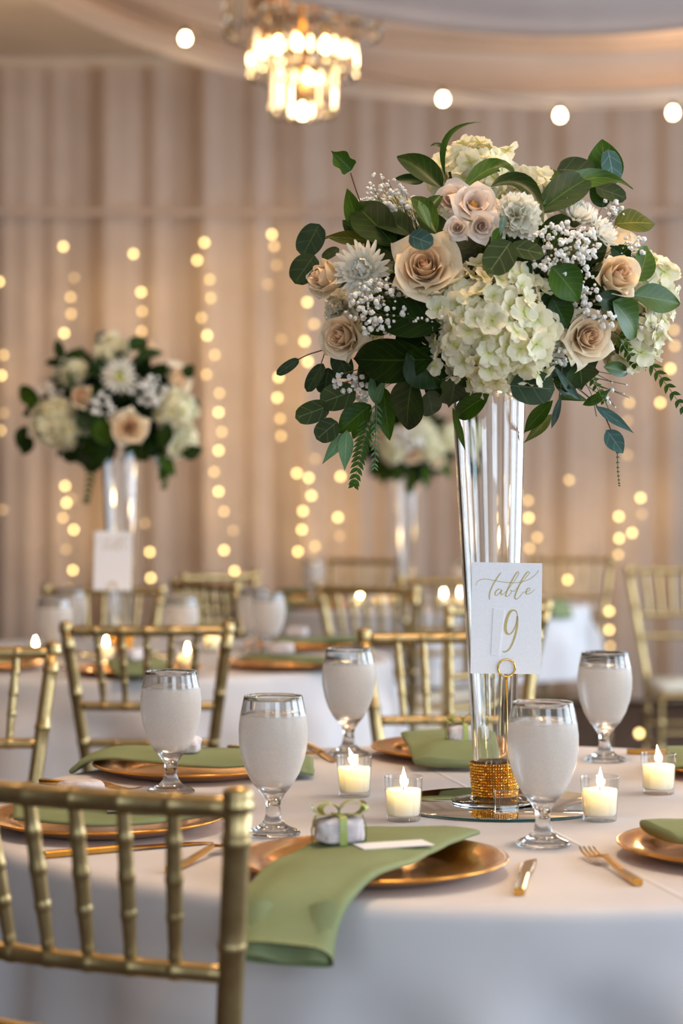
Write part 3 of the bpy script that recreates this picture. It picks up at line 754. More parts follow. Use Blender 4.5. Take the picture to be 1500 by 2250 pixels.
cutlery('knife', (.2014, 2.372), (.236, 2.6), 'gold knife pointing away, right of the front plate')
cutlery('fork', (.345, 2.43), (.307, 2.64), 'gold fork with raised tines at lower right')
cutlery('knife', (-.372, 2.616), (-.155, 2.735), 'gold knife lying across, seen through the chair spindles')
cutlery('fork', (-.207, 2.51), (-.140, 2.69), 'gold fork left of the foreground chair post')
cutlery('fork', (-.472, 3.285), (-.29, 3.15), 'gold fork at far left above the chair top rail')
cutlery('knife', (-.0615, 3.765), (-.008, 3.53), 'gold knife left of the farther centre goblet')
cutlery('fork', (-.20, 3.72), (-.065, 3.62), 'gold fork peeking out beside the centre goblet')
cutlery('knife', (.50, 3.66), (.60, 3.64), 'gold knife behind the rightmost candle')
goblet(-.2605, 3.19, 'misted water goblet at left, in front of the whole chair')
goblet(-.0915, 2.80, 'large misted water goblet left of the candles, next to the chair post')
goblet(.0125, 3.645, 'misted water goblet directly behind the leftmost candle')
goblet(.2615, 2.715, 'large misted water goblet in front of the vase and mirror')
goblet(.449, 3.565, 'misted water goblet at right, farther back')
votive(*T(778, 1750).xy, 'lit votive candle farthest left, in front of a goblet stem', -.35)
votive(*T(886, 1803).xy, 'lit votive candle at the left rim of the round mirror', -.03)
votive(*T(1317, 1803).xy, 'lit votive candle at the right rim of the round mirror', 0)
votive(*T(1446, 1744).xy, 'lit votive candle nearest the right edge', -.12)

# mirror, vase, card holder
VX, VY = .2247, 3.06
mo = thing('mirror_plate', 'round mirror with green glass edge under the tall vase', 'mirror', (.232, 3.062, TOP+.0006))
obj('mirror_face', MB().lathe([(.0001, .004), (.1585, .004), (.160, .0035)], 96), M['mirror'], mo)
obj('glass_edge', MB().lathe([(.160, .0035), (.160, .0004), (.159, 0), (.0001, 0)], 96), M['mirror_edge'], mo)
MZ = TOP+.0050
def vase(x, y, z, label, tilt=0.0):
    o = thing('trumpet_vase', label, 'vase', (x, y, z))
    o.rotation_euler = (0, tilt, 0)
    H = .605
    def ro(t): return .0292+.0250*t**.95
    pr = [(.0001, 0), (.060, 0), (.0635, .0015), (.0640, .004), (.060, .0055), (.048, .0072), (.036, .0092), (.030, .012), (.0285, .017)]
    n = 22
    pr += [(ro(k/n), .03+(H-.03)*k/n) for k in range(n+1)]
    pr += [(ro(1)+.0004, H+.003), (ro(1)-.0015, H+.0045), (ro(1)-.004, H+.003)]
    pr += [(ro(k/n)-.0052, .034+(H-.034)*k/n) for k in range(n, -1, -1)]+[(.012, .027), (.0001, .026)]
    obj('glass_body', MB().lathe(pr, 64), M['vase'], o)
    return o
def rhine(x, y, z, parent):
    st = MB(); rows, cols = 12, 56
    for r in range(rows):
        zz = .0125+r*.0041
        rr_ = .0320+.0003*r
        for c in range(cols):
            a = 2*PI*(c+.0)/cols
            d = Vector((math.cos(a), math.sin(a), 0)); t = Vector((-d.y, d.x, 0)); up = Vector((0, 0, 1))
            b = len(st.v); ctr = d*rr_+up*zz; s_ = .00195; tl_ = (t*rnd.uniform(-1, 1)+up*rnd.uniform(-1, 1))*.0005
            for k in range(6):
                q = 2*PI*k/6
                st.v.append(ctr+t*s_*math.cos(q)+up*s_*math.sin(q)); st.a.append((0, 0, 0))
            for k in range(6):
                q = 2*PI*k/6
                st.v.append(ctr+tl_+(t*math.cos(q)+up*math.sin(q))*s_*.42+d*(.0019+.0004*math.cos(q+r*2.1+c*1.3))); st.a.append((0, 0, 0))
            for k in range(6): st.f.append((b+k, b+(k+1) % 6, b+6+(k+1) % 6, b+6+k)); st.m.append(0)
            st.f.append(tuple(b+6+k for k in range(6))); st.m.append(0)
    st.lathe([(.0312, .0100), (.0316, .0100), (.0350, .0600), (.0345, .0600), (.0312, .0100)], 48, 1)
    return stuff(obj('rhinestone_band', st, [M['rhine'], M['rhine_back']], parent, False))
v1 = vase(VX, VY, MZ, 'tall clear trumpet vase in focus on the round mirror', math.radians(-.9)); lab(rhine(0, 0, 0, v1), 'gold rhinestone band around the vase foot')

# number card: pen strokes traced as ribbons standing proud of the paper
STK = [([(497, 292), (505, 268), (530, 250), (575, 245), (640, 258), (720, 272), (800, 277), (870, 265), (925, 240), (965, 205), (975, 188), (968, 184)], 4.6, 4.6),
       ([(688, 197), (650, 250), (615, 310), (598, 360), (597, 403)], 4.5, 10),
       ([(690, 335), (672, 322), (648, 340), (640, 362), (652, 372), (675, 352), (692, 332), (684, 355), (692, 368), (715, 352)], 5, 9),
       ([(715, 352), (770, 290), (815, 225), (825, 200), (812, 198), (785, 235), (745, 310), (722, 365), (727, 382), (748, 372), (766, 346), (757, 334), (785, 345)], 4.5, 10),
       ([(785, 345), (850, 270), (900, 215), (906, 198), (888, 200), (850, 250), (810, 330), (790, 385), (802, 403), (827, 385), (855, 350), (875, 352)], 4.5, 10.5),
       ([(875, 352), (905, 336), (906, 320), (888, 325), (876, 353), (886, 367), (915, 355), (945, 332)], 4.5, 9)]
NINE = [([(806, 530), (800, 500), (785, 488), (765, 489), (742, 512), (724, 555), (713, 605), (714, 645), (730, 668), (752, 664), (776, 635), (796, 585), (806, 530)], 9, 22),
        ([(806, 530), (802, 600), (786, 675), (760, 745), (735, 785), (712, 801), (695, 803), (687, 796)], 19, 8)]
CW, CHT = .1010, .1575
def crop2card(p):
    x, y = p; t = (y-120)/(970-120)
    xl = 470+(440-470)*t; xr = 1007+(972-1007)*t
    u = (x-xl)/(xr-xl); yl = 112+(965-112)*0; tt = (y-(112+20*u))/(853-8*u)
    return ((u-.5)*CW, (1-tt)*CHT)
def stroke(mb, pts, w0, w1, y):
    k = CW/537.0
    c = catmull([Vector((*crop2card(p), 0)) for p in pts], len(pts)*6)
    n = len(c)-1; b = len(mb.v)
    for i, p in enumerate(c):
        t = (c[min(i+1, n)]-c[max(i-1, 0)]); t = t.normalized() if t.length > 0 else Vector((1, 0, 0)); s = Vector((-t.y, t.x, 0))
        down = max(0, -t.y)                       # pen presses on downstrokes
        wd = (w0+(w1-w0)*(down if w1 > w0 else i/n))*k*.5*(.55+.45*min(1, 6*min(i, n-i)/n+.1))
        for sg in (-1, 1):
            q = p+s*wd*sg; mb.v.append(Vector((q.x, y, q.y))); mb.a.append((0, 0, 0))
    for i in range(n): mb.f.append((b+2*i, b+2*i+1, b+2*i+3, b+2*i+2)); mb.m.append(0)
def card_holder(x, y, z, rz, label, card_label, nine=True):
    o = thing('card_holder', label, 'card holder', (x, y, z), rz)
    a = obj('acrylic_base', MB().box(-.017, .017, -.0075, .0075, 0, .033), M['acrylic'], o, False)
    bv = a.modifiers.new('bevel', 'BEVEL'); bv.width = .0008; bv.segments = 2
    RZ = .222-.017
    obj('rod', MB().tube([(.002, 0, .026), (.0015, 0, .10), (.0, 0, RZ-.0125)], .0011, 10), M['ring'], o)
    for q, yy in (('clip_ring', -.0022), ('clip_ring', .0026)):
        obj(q, MB().tube([(.0122*math.cos(2*PI*k/36), yy, RZ+.0122*math.sin(2*PI*k/36)) for k in range(37)], .0013, 8, cap=False), M['ring'], o)
    cb = RZ-.0085
    cd = thing('number_card', card_label, 'card', (x, y, z+cb), rz-.02)
    cd.rotation_euler = (math.radians(-2), math.radians(1.2), rz)
    ox = -.001
    obj('card', MB().box(ox-CW/2, ox+CW/2, -.0006, .0006, 0, CHT), M['paper'], cd, False)
    k = Matrix.Translation((ox, 0, 0))
    ink = MB()
    for p, a0, a1 in STK: stroke(ink, p, a0, a1, -.00085)
    lab(obj('script_lettering', ink, M['ink'], cd, False, k), 'gold script reading table')
    if nine:
        ink = MB()
        for p, a0, a1 in NINE: stroke(ink, p, a0, a1, -.00085)
        lab(obj('numeral', ink, M['ink'], cd, False, k), 'gold numeral 9')
        pa = [crop2card(p) for p in ((624, 468), (706, 482), (655, 835), (598, 826))]
        pm = MB()
        for yy in (-.0006, -.0016):
            for i, (px_, pz) in enumerate(pa): pm.v.append(Vector((px_, yy-(.0006 if (i in (1, 2) and yy < -.001) else 0), pz))); pm.a.append((0, 0, 0))
        pm.f = [(0, 1, 2, 3), (7, 6, 5, 4), (0, 4, 5, 1), (1, 5, 6, 2), (2, 6, 7, 3), (3, 7, 4, 0)]; pm.m = [0]*6
        lab(obj('paper_patch', pm, M['paper'], cd, False, k), 'white paper strip stuck beside the numeral')
    return o
card_holder(.2335, 2.962, MZ, .10, 'gold rod card holder with ring clip in a clear acrylic base before the vase', 'white table number card lettered in gold, reading Table 9')

# ------------------------------------------------------------------ flowers
def rose_petals(n=22, seed=1, opened=1.0):
    r2 = random.Random(seed); out = []
    for i in range(n):
        t = (i+.5)/n; th = i*2.39996+r2.uniform(-.3, .3)
        rad = .05+.74*t**1.15*(.8+.2*opened); H = 1.02-.30*t**2.2+r2.uniform(-.035, .035)
        sp = 2.3-1.3*t; inward = .62*(1-t)**1.5
        fl = max(0, t-.25)*.40*opened; dr = .30*max(0, t-.3)**1.3*opened
        ph = r2.uniform(0, 6.28); tip = r2.uniform(.06, .16); rf = r2.uniform(.7, 1.3)
        def fn(u, v, t=t, th=th, rad=rad, H=H, sp=sp, fl=fl, dr=dr, ph=ph, tip=tip, inward=inward, rf=rf):
            s = 2*u-1
            wv = max(.25, math.sin(PI*(.10+.60*v)))**.6
            a = th+s*sp*wv*(1-.35*max(0, v-.7)/.3*abs(s)**3)
            r = rad*max(.0, math.sin(v*PI*.52))**.6*(1-inward*v*v)+fl*v**5+.06*s*(.5+t)*v
            curl = max(0, abs(s)-.35)**1.5*fl*1.3*rf*v**3
            r += curl
            z = -.12+(H+.12)*v**1.02-dr*max(0, (v-.72)/.28)**2*.55+tip*(1-abs(s))**1.5*v**4*(.2+t)-.13*s*s*v**3*(.4+t)-curl*.7
            z += .018*math.sin(6*s+ph)*v**3; r += .02*math.sin(4*s+ph*2)*v**2*t
            return (r*math.cos(a), r*math.sin(a), z)
        out.append(MB().grid(fn, 14, 12, tint=min(1, .05+t*1.1)))
    return out
def mum_petals(layers=6, n0=24, seed=2, spoon=.6):
    r2 = random.Random(seed); out = []
    for k in range(layers):
        el = math.radians(4+15*k); n = n0-2*k; ln = 1.0-.115*k
        for j in range(n):
            th = 2*PI*(j+.5*(k % 2))/n+r2.uniform(-.06, .06); e2 = el+r2.uniform(-.09, .09); l2 = ln*r2.uniform(.9, 1.06)
            def fn(u, v, th=th, e2=e2, l2=l2):
                s = 2*u-1; w_ = .095*(math.sin(PI*min(1, .14+.74*v))**.8)
                if v > .85: w_ *= 1-2.6*(v-.85)
                e = e2+.55*v*v*(.4+e2); d = l2*v
                x = d*math.cos(e); z = d*math.sin(e)*.9+.06*s*s
                y = s*w_
                return (x*math.cos(th)-y*math.sin(th), x*math.sin(th)+y*math.cos(th), z)
            out.append(MB().grid(fn, 3, 6, tint=k/layers))
    return out
def carn_petals(n=46, seed=3):
    r2 = random.Random(seed); out = []
    for i in range(n):
        t = (i+.5)/n; el = math.acos(1-t*1.1)-.15; th = i*2.39996
        ln = r2.uniform(.82, 1.05); ph = r2.uniform(0, 6.28)
        ax = Vector((math.sin(el)*math.cos(th), math.sin(el)*math.sin(th), math.cos(el)))
        sd = Vector((-math.sin(th), math.cos(th), 0)); up = ax.cross(sd)
        tw = r2.uniform(-.9, .9); sd, up = sd*math.cos(tw)+up*math.sin(tw), up*math.cos(tw)-sd*math.sin(tw)
        def fn(u, v, ax=ax, sd=sd, up=up, ln=ln, ph=ph):
            s = 2*u-1; a = s*.62*(.35+.65*v)
            d = ln*(.25+.75*v)*(1+(.06*math.sin(u*34+ph) if v > .85 else 0))
            return ax*d*math.cos(a)+sd*d*math.sin(a)+up*(.11*v*v*math.sin(u*11+ph))
        out.append(MB().grid(fn, 16, 4, tint=t))
    return out
def floret(seed):
    r2 = random.Random(seed); mb = MB()
    for k in range(4):
        th = k*PI/2+r2.uniform(-.12, .12); cup = r2.uniform(-.1, .6); wv = r2.uniform(.9, 1.2); lift = .05*(k % 2); ph = r2.uniform(0, 6)
        def fn(u, v, th=th, cup=cup, wv=wv, lift=lift, ph=ph):
            s = 2*u-1; w_ = .56*wv*math.sin(PI*min(1, .06+.80*v))**.62
            x = .05+.95*v; y = s*w_
            z = cup*v*v+.16*s*s*w_-.10*v**4+lift+.09*math.sin(4*s+5*v+ph)*v
            return (x*math.cos(th)-y*math.sin(th), x*math.sin(th)+y*math.cos(th), z)
        mb.grid(fn, 6, 6)
    mb.lathe([(.09, .02), (.08, .10), (.0001, .13)], 8)
    for i in range(len(mb.a)-24, len(mb.a)): mb.a[i] = (0, 0, 0)
    return mb
FLO = [floret(s) for s in range(5)]
def icoball(r2):
    bm = bmesh.new(); bmesh.ops.create_icosphere(bm, subdivisions=2, radius=1)
    mb = MB(); bm.verts.ensure_lookup_table()
    off = Vector((r2.uniform(0, 50), r2.uniform(0, 50), 0))
    for v in bm.verts:
        k = 1+.55*mnoise.noise(v.co*2.6+off); mb.v.append(v.co*k); mb.a.append((0, 0, 0))
    for f in bm.faces: mb.f.append(tuple(v.index for v in f.verts)); mb.m.append(0)
    bm.free(); return mb
GYB = [icoball(random.Random(40+i)) for i in range(4)]
FL = {}
def reg(key, parts, mat, pname, extra=None):
    # separate petals for the flowers in focus, one joined mesh for far copies
    merged = MB()
    for p in parts: merged.add(p)
    mats = [mat]
    if extra: merged.add(extra[0], None, 1); mats.append(extra[1])
    FL[key] = dict(parts=[p.mesh(pname, mat) for p in parts], merged=merged.mesh(key, mats), name=pname, extra=(extra[0].mesh(extra[2], extra[1]), extra[2]) if extra else None)
reg('rose', rose_petals(24, 1, 1.0), M['rose'], 'petal')
reg('rose_bud', rose_petals(20, 5, .5), M['rose'], 'petal')
core = MB().lathe([(.0001, -.05), (.14, 0), (.16, .1), (.0001, .16)], 14)
reg('spray_rose', rose_petals(13, 9, 1.35), M['spray'], 'petal')
reg('open_rose', [p for i, p in enumerate(rose_petals(22, 12, 1.7)) if i > 9], M['spray'], 'petal', (MB().add(GYB[0], Matrix.Translation((0, 0, .42)) @ Matrix.Scale(.24, 4)), M['stamen'], 'stamens'))
reg('mum', mum_petals(), M['mum'], 'petal', (MB().lathe([(.16, .02), (.18, .10), (.12, .20), (.0001, .23)], 16), M['mumc'], 'flower_eye'))
reg('daisy', mum_petals(3, 18, 6), M['mum'], 'petal', (MB().lathe([(.26, .02), (.28, .12), (.18, .22), (.0001, .26)], 16), M['mumc'], 'flower_eye'))
reg('carnation', carn_petals(), M['carn'], 'petal')
FLM_ = [f.mesh('floret', M['hyd']) for f in FLO]
HC = MB().lathe([(.0001, -.72), (.5, -.52), (.74, 0), (.5, .52), (.0001, .72)], 16)
PNAME = {'rose': 'rose', 'rose_bud': 'rose', 'spray_rose': 'spray_rose', 'open_rose': 'spray_rose', 'mum': 'chrysanthemum', 'daisy': 'chrysanthemum', 'carnation': 'carnation', 'hyd': 'hydrangea'}
LNAME = {'rose': 'cream garden rose with peach centre', 'rose_bud': 'half-open cream rose', 'spray_rose': 'small blush spray rose', 'open_rose': 'open blush flower with brown stamens', 'mum': 'white chrysanthemum', 'daisy': 'white daisy with yellow eye', 'carnation': 'frilled white carnation', 'hyd': 'creamy white hydrangea head'}
HYDM = {}
def flower(kind, parent, pos, axis, r, spin=0.0, squash=1.0, detail=True, seed=0):
    Mx = frame(pos, axis, spin, 1.0)
    r2 = random.Random(seed*7+1)
    if kind == 'hyd':
        n = max(26, int(4.9*(r/.0175)**2)); fr = .0180; hs = Vector((seed*2.3, seed, 0))
        rad = r-.006; o = None
        items = []
        for i in range(n):
            z = 1-(i+.5)/n*1.45; s = math.sqrt(max(0, 1-z*z)); a = i*2.39996
            d = Vector((s*math.cos(a), s*math.sin(a), z*squash))
            dn = (d+Vector((r2.uniform(-.75, .75), r2.uniform(-.75, .75), r2.uniform(-.45, .6)))).normalized(); lump = 1+.16*mnoise.noise(d*2.2+hs)
            items.append((i % 5, frame(d*rad*lump*r2.uniform(.84, 1.06), dn, r2.uniform(0, 6.28), fr*r2.uniform(.8, 1.25))))
        core_ = MB().add(HC, Matrix.Scale(rad, 4))
        if detail:
            o = obj('hydrangea', core_, M['stem'], parent, True, Mx)
            for k, m_ in items: link('floret', FLM_[k], o, m_)
        else:
            mg = MB(); mg.add(core_, None, 1)
            for k, m_ in items: mg.add(FLO[k], m_, 0)
            o = obj('hydrangea', mg, [M['hyd'], M['stem']], parent, True, Mx)
        return lab(o, LNAME[kind])
    F = FL[kind]
    Mx = Mx @ Matrix.Diagonal((r, r, r*squash, 1))
    if detail:
        cal = MB().lathe([(.0001, -.32), (.10, -.30), (.22, -.12), (.30, -.02), (.28, .02), (.0001, .0)], 12)
        o = obj(PNAME[kind], cal, M['stem'], parent, True, Mx)
        for me in F['parts']: link(F['name'], me, o)
        if F['extra']: link(F['extra'][1], F['extra'][0], o)
    else:
        o = link(PNAME[kind], F['merged'], parent, Mx)
    return lab(o, LNAME[kind])

def leaf_mb(base, tip, width, nrm, shape='oval', arch=.12, fold=.22, via=None, wave=0.0, seed=0):
    base, tip = Vector(base), Vector(tip); L = (tip-base).length; t_ = (tip-base).normalized()
    nrm = Vector(nrm); nrm = (nrm-t_*nrm.dot(t_)).normalized()
    r2 = random.Random(seed); ph = r2.uniform(0, 6.28)
    mid = (base+tip)/2+nrm*arch*L if via is None else 2*Vector(via)-(base+tip)/2
    def cen(v): return base*(1-v)**2+mid*2*v*(1-v)+tip*v*v
    def fn(u, v):
        s = 2*u-1; c = cen(v); tg = (cen(min(1, v+.02))-cen(max(0, v-.02))).normalized()
        sd = tg.cross(nrm); sd = sd.normalized(); up = sd.cross(tg)
        if shape == 'round': wd = math.sqrt(max(0, 1-(2*v-1)**2))**.9
        elif shape == 'lance': wd = math.sin(PI*v**.75)**1.15
        elif shape == 'ivy': wd = (max(0, math.sin(PI*v**.55))**1.1)*(1+.28*math.cos(v*PI*3.2))
        else: wd = math.sin(PI*v**.82)**.85
        wd = max(wd, .02)
        return c+sd*s*wd*width*.5+up*(fold*abs(s)**1.3*wd*width*.5+wave*width*math.sin(7*v+3*s+ph)*abs(s))
    return MB().grid(fn, 6, 12)

class Bouquet:
    def __init__(s, label, loc, cpx, cpy, depth, rx, rz, ry, detail):
        s.o = thing('flower_arrangement', label, 'bouquet', loc); s.loc = Vector(loc)
        s.c = (cpx, cpy); s.d = depth; s.rx, s.rz, s.ry = rx, rz, ry; s.detail = detail; s.k = 0
    def pos(s, px, py, adj=0.0):
        dx, dz = (px-s.c[0])/s.rx, (py-s.c[1])/s.rz
        q = math.sqrt(max(0, 1-dx*dx-dz*dz))
        return P(px, py, s.d-s.ry*q+adj)-s.loc, Vector((dx*.9, -q-.35, -dz*.9))
    def flower(s, kind, px, py, rpx, adj=0.0, ax=None, squash=1.0, spin=None):
        s.k += 1; p, n = s.pos(px, py, adj); r = rpx*s.d/FPX
        n = n.normalized() if ax is None else Vector(ax).normalized()
        # centre of the bloom sits a little inside
        off = {'hyd': .35, 'mum': .2, 'carnation': .5, 'daisy': .2}.get(kind, .55)
        flower(kind, s.o, p-n*r*off, n, r/(1.12 if kind in ('rose', 'spray_rose', 'open_rose') else 1.0), s.k*1.7 if spin is None else spin, squash, s.detail, s.k)
    def leaf(s, mat, b, t, w, adj=0.0, shape='oval', tipadj=None, nrm=None, arch=.12, fold=.22, via=None, wave=.03, name='leaf', lb=None):
        s.k += 1; p0, n0 = s.pos(*b, adj); p1, n1 = s.pos(*t, adj if tipadj is None else tipadj)
        v = s.pos(*via, adj)[0] if via else None
        r2 = random.Random(s.k*13)
        n = Vector(nrm) if nrm else Vector((r2.uniform(-.35, .35), -1, r2.uniform(-.1, .5)))+n0.normalized()*.5
        mb = leaf_mb(p0, p1, w*s.d/FPX, n, shape, arch, fold, v, wave, s.k)
        o = obj(name, mb, M[mat], s.o)
        if lb: lab(o, lb)
        return o
    def stem(s, pts, rpx=2.0, mat='stem', adj=0.0):
        obj('stem', MB().tube(catmull([s.pos(x, y, adj)[0] for x, y in pts], 10), rpx*s.d/FPX*.5, 6), M[mat], s.o)
    def gyp(s, px, py, rx, ry, n, adj=0.0, seed=0, size=1.0):
        r2 = random.Random(seed*31+5); mb = MB(); u = s.d/FPX
        c, nn = s.pos(px, py, adj); root = c-nn.normalized()*.09+Vector((0, .02, -.02))
        for i in range(n):
            while True:
                q = Vector((r2.uniform(-1, 1), r2.uniform(-1, 1), r2.uniform(-1, 1)))
                if q.length < 1: break
            p = c+Vector((q.x*rx*u, q.y*.035, q.z*ry*u))
            rr_ = size*r2.choice((2.6, 3.4, 4.6, 5.6, 6.2))*u
            mb.add(r2.choice(GYB), Matrix.Translation(p) @ Matrix.Rotation(r2.uniform(0, 6), 4, (r2.random(), r2.random(), 1)) @ Matrix.Scale(rr_, 4), 0)
            if i % 2 == 0: mb.tube([root, root.lerp(p, .55)+Vector((r2.uniform(-.008, .008), 0, r2.uniform(-.008, .008))), p], [.0009, .0006, .0004], 4, 1, False)
        lab(stuff(obj('babys_breath', mb, [M['gyp'], M['stem']], s.o, False)), 'cloud of tiny white baby\'s breath')
    def frond(s, pts, nl, ln, w, mat='l_mid', adj=0.0, taper=.5, both=True):
        c = catmull([s.pos(x, y, adj)[0] for x, y in pts], nl); u = s.d/FPX
        st = obj('fern_frond', MB().tube(c, [max(.0004, .0011*(1-i/len(c)*.7)) for i in range(len(c))], 5), M['stem'], s.o)
        for i in range(1, nl+1):
            t = (c[min(i+1, nl)]-c[i-1]).normalized(); sd = t.cross(Vector((0, -1, 0))).normalized()
            for sg in ((-1, 1) if both else (1,)):
                l_ = ln*u*(1-taper*i/nl); tip = c[i]+(t*.72+sd*sg*.7+Vector((0, -.15, -.1))).normalized()*l_
                obj('leaflet', leaf_mb(c[i], tip, w*u, (0, -1, .25), 'lance', .06*sg, .15, None, 0, i), M[mat], st)
    def fill(s, n, seed, mats, size=(60, 105), back=True):
        # foliage packed around the core so that the arrangement is full from every side
        r2 = random.Random(seed); ctr = P(s.c[0], s.c[1], s.d)-s.loc; u = s.d/FPX
        for i in range(n):
            z = r2.uniform(-.85, .8); a = r2.uniform(0, 2*PI) if back else r2.uniform(0, PI)
            q = math.sqrt(1-z*z); d = Vector((q*math.cos(a), q*math.sin(a), z))
            b0 = ctr+Vector((d.x*s.rx*u*.52, d.y*s.ry*.52, d.z*s.rz*u*.52)); ln = r2.uniform(*size)*u
            dir_ = (d+Vector((r2.uniform(-.7, .7), r2.uniform(-.7, .7), r2.uniform(-.7, .5)))).normalized()
            s.k += 1
            obj('leaf', leaf_mb(b0, b0+dir_*ln, ln*r2.uniform(.5, .75), d+Vector((r2.uniform(-.4, .4), r2.uniform(-.4, .4), .3)), 'oval', .1, .2, None, .03, s.k), M[r2.choice(mats)], s.o)
    def core(s, f=.55):
        ctr = P(s.c[0], s.c[1], s.d)-s.loc; u = s.d/FPX
        def fn(a, v):
            ph = PI*v; d = Vector((math.sin(ph)*math.cos(2*PI*a), math.sin(ph)*math.sin(2*PI*a), math.cos(ph)))
            k = f*(1+.12*mnoise.noise(d*3))
            return ctr+Vector((d.x*s.rx*u*k, d.y*s.ry*k, d.z*s.rz*u*k))
        obj('foam_core', MB().grid(fn, 24, 14, True), M['foam'], s.o)
    def neck(s, top, r):
        c = Vector((0, 0, 0)); ctr = P(s.c[0], s.c[1], s.d)-s.loc
        obj('foam_holder', MB().lathe([(.0001, 0), (r, 0), (r*1.02, .004), (r*1.02, .012), (r*1.5, ctr.z*.6), (.0001, ctr.z*.6)], 24), M['foam'], s.o)

# ---- main bouquet
vtop = Vector((VX+math.sin(math.radians(-.9))*.61, VY, MZ+.6105))
B = Bouquet('large cream rose and hydrangea bouquet with greenery in focus on the tall vase', vtop, 1090, 650, 3.06, 330, 275, .185, True)
B.core(.50); B.neck(0, .048)
fl = B.flower
# roses
fl('rose', 932, 584, 84, -.035, (-.12, -1, .22))
fl('rose_bud', 1353, 606, 60, -.045, (.42, -1, .12), 1.25)
fl('rose', 1294, 740, 64, -.03, (.30, -1, -.02))
fl('rose', 752, 740, 60, -.05, (-.72, -1, .0), 1.15)
fl('rose_bud', 722, 612, 52, -.035, (-.9, -.6, .15), 1.3)
fl('spray_rose', 992, 436, 42, -.05, (-.45, -1, .35)); fl('open_rose', 1042, 446, 45, -.06, (.15, -1, .4))
fl('spray_rose', 1004, 500, 27, -.05, (-.2, -1, 0)); fl('spray_rose', 1058, 497, 37, -.05, (.1, -1, -.15))
fl('carnation', 1138, 468, 54, -.05, (.15, -1, .25)); fl('carnation', 1212, 752, 46, .01, (.1, -1, -.3))
fl('mum', 795, 592, 68, -.05, (-.35, -1, .05)); fl('mum', 1270, 470, 60, -.02, (.35, -.45, .85)); fl('mum', 1322, 508, 48, -.03, (.7, -.5, .5))
# hydrangeas
fl('hyd', 1040, 372, 102, .045, (-.05, -.75, 1)); fl('hyd', 1168, 412, 52, .02, (.2, -.7, .7))
fl('hyd', 1086, 710, 138, -.02, (.02, -1, .08), 1.0); fl('hyd', 1422, 632, 92, -.01, (.8, -.7, .2)); fl('hyd', 1400, 738, 80, -.015, (.7, -.8, -.2))
fl('carnation', 742, 672, 46, .02, (-.7, -.8, .1))
# blooms on the far side
for x, y, r_, k_ in ((860, 520, 90, 'hyd'), (1240, 700, 100, 'hyd'), (1000, 720, 70, 'rose'), (1130, 500, 70, 'rose'), (1330, 560, 64, 'rose'), (790, 690, 70, 'hyd')):
    dx, dz = (x-1090)/330, (y-650)/275; q = math.sqrt(max(0, 1-dx*dx-dz*dz)); p = P(x, y, 3.06+.16*q)-vtop; B.k += 1
    flower(k_, B.o, p, (dx, q+.3, -dz), r_*3.06/FPX, 0, 1, False, B.k)
# baby's breath
B.gyp(852, 446, 66, 46, 95, -.02, 1); B.gyp(838, 410, 44, 34, 18, -.01, 12, .8); B.gyp(836, 672, 84, 62, 150, -.045, 2); B.gyp(1238, 548, 86, 62, 170, -.045, 3); B.gyp(1285, 655, 36, 50, 55, -.02, 4)
B.gyp(770, 838, 40, 34, 34, -.02, 5); B.gyp(1345, 468, 30, 32, 24, -.02, 6); B.gyp(1412, 715, 40, 44, 45, -.05, 7); B.gyp(1350, 860, 42, 48, 16, -.0, 8, .9)
B.gyp(1216, 785, 34, 22, 30, -.01, 9); B.gyp(1382, 540, 40, 26, 34, -.02, 10); B.gyp(800, 875, 16, 18, 14, 0, 11); B.gyp(1330, 700, 26, 22, 16, -.04, 13); B.gyp(950, 690, 60, 30, 22, -.03, 14, .7)
# leaves: base, tip, width
lf = B.leaf
lf('l_dark', (985, 715), (810, 688), 92, -.035); lf('l_dark', (950, 790), (776, 788), 96, -.05); lf('l_dark', (908, 822), (896, 943), 80, -.06, nrm=(-.2, -1, .2))
lf('l_dark', (893, 775), (982, 848), 92, -.045); lf('l_dark', (960, 735), (905, 660), 70, -.02); lf('l_dark', (940, 760), (960, 690), 80, -.01)
lf('l_dark', (1000, 760), (880, 728), 90, .03); lf('l_dark', (960, 700), (870, 760), 90, .045); lf('l_dark', (990, 690), (930, 780), 80, .05); lf('l_dark', (870, 660), (800, 730), 80, .03); lf('l_dark', (1000, 800), (940, 870), 70, .02); lf('l_dark', (860, 780), (790, 850), 76, .02); lf('l_dark', (1180, 640), (1240, 600), 80, .03); lf('l_dark', (1250, 760), (1220, 690), 70, .03)
lf('l_mid', (1212, 585), (1272, 662), 78, -.05); lf('l_mid', (1390, 648), (1493, 668), 64, -.05, arch=.05); lf('l_mid', (1398, 618), (1420, 540), 58, -.03, nrm=(.4, -1, 0))
lf('l_mid', (1346, 662), (1396, 742), 76, -.055); lf('l_dark', (1310, 650), (1382, 700), 60, -.045)
lf('l_mid', (1330, 418), (1322, 306), 84, .03, nrm=(0, -1, .1)); lf('l_olive', (1350, 492), (1438, 492), 64, .0, arch=.08)
lf('l_mid', (1188, 452), (1390, 416), 46, -.05, 'lance', via=(1300, 392), fold=.35); lf('l_dark', (1180, 468), (1296, 390), 72, -.04, fold=.35)
lf('l_mid', (1018, 414), (1130, 384), 44, -.045, via=(1085, 368), fold=.4); lf('l_dark', (1078, 410), (1194, 492), 46, -.055, via=(1150, 408), fold=.35)
lf('l_mid', (978, 388), (1060, 268), 17, -.03, 'lance', via=(985, 300), fold=.3); lf('l_dark', (982, 332), (944, 322), 13, 0, 'lance', via=(962, 318))
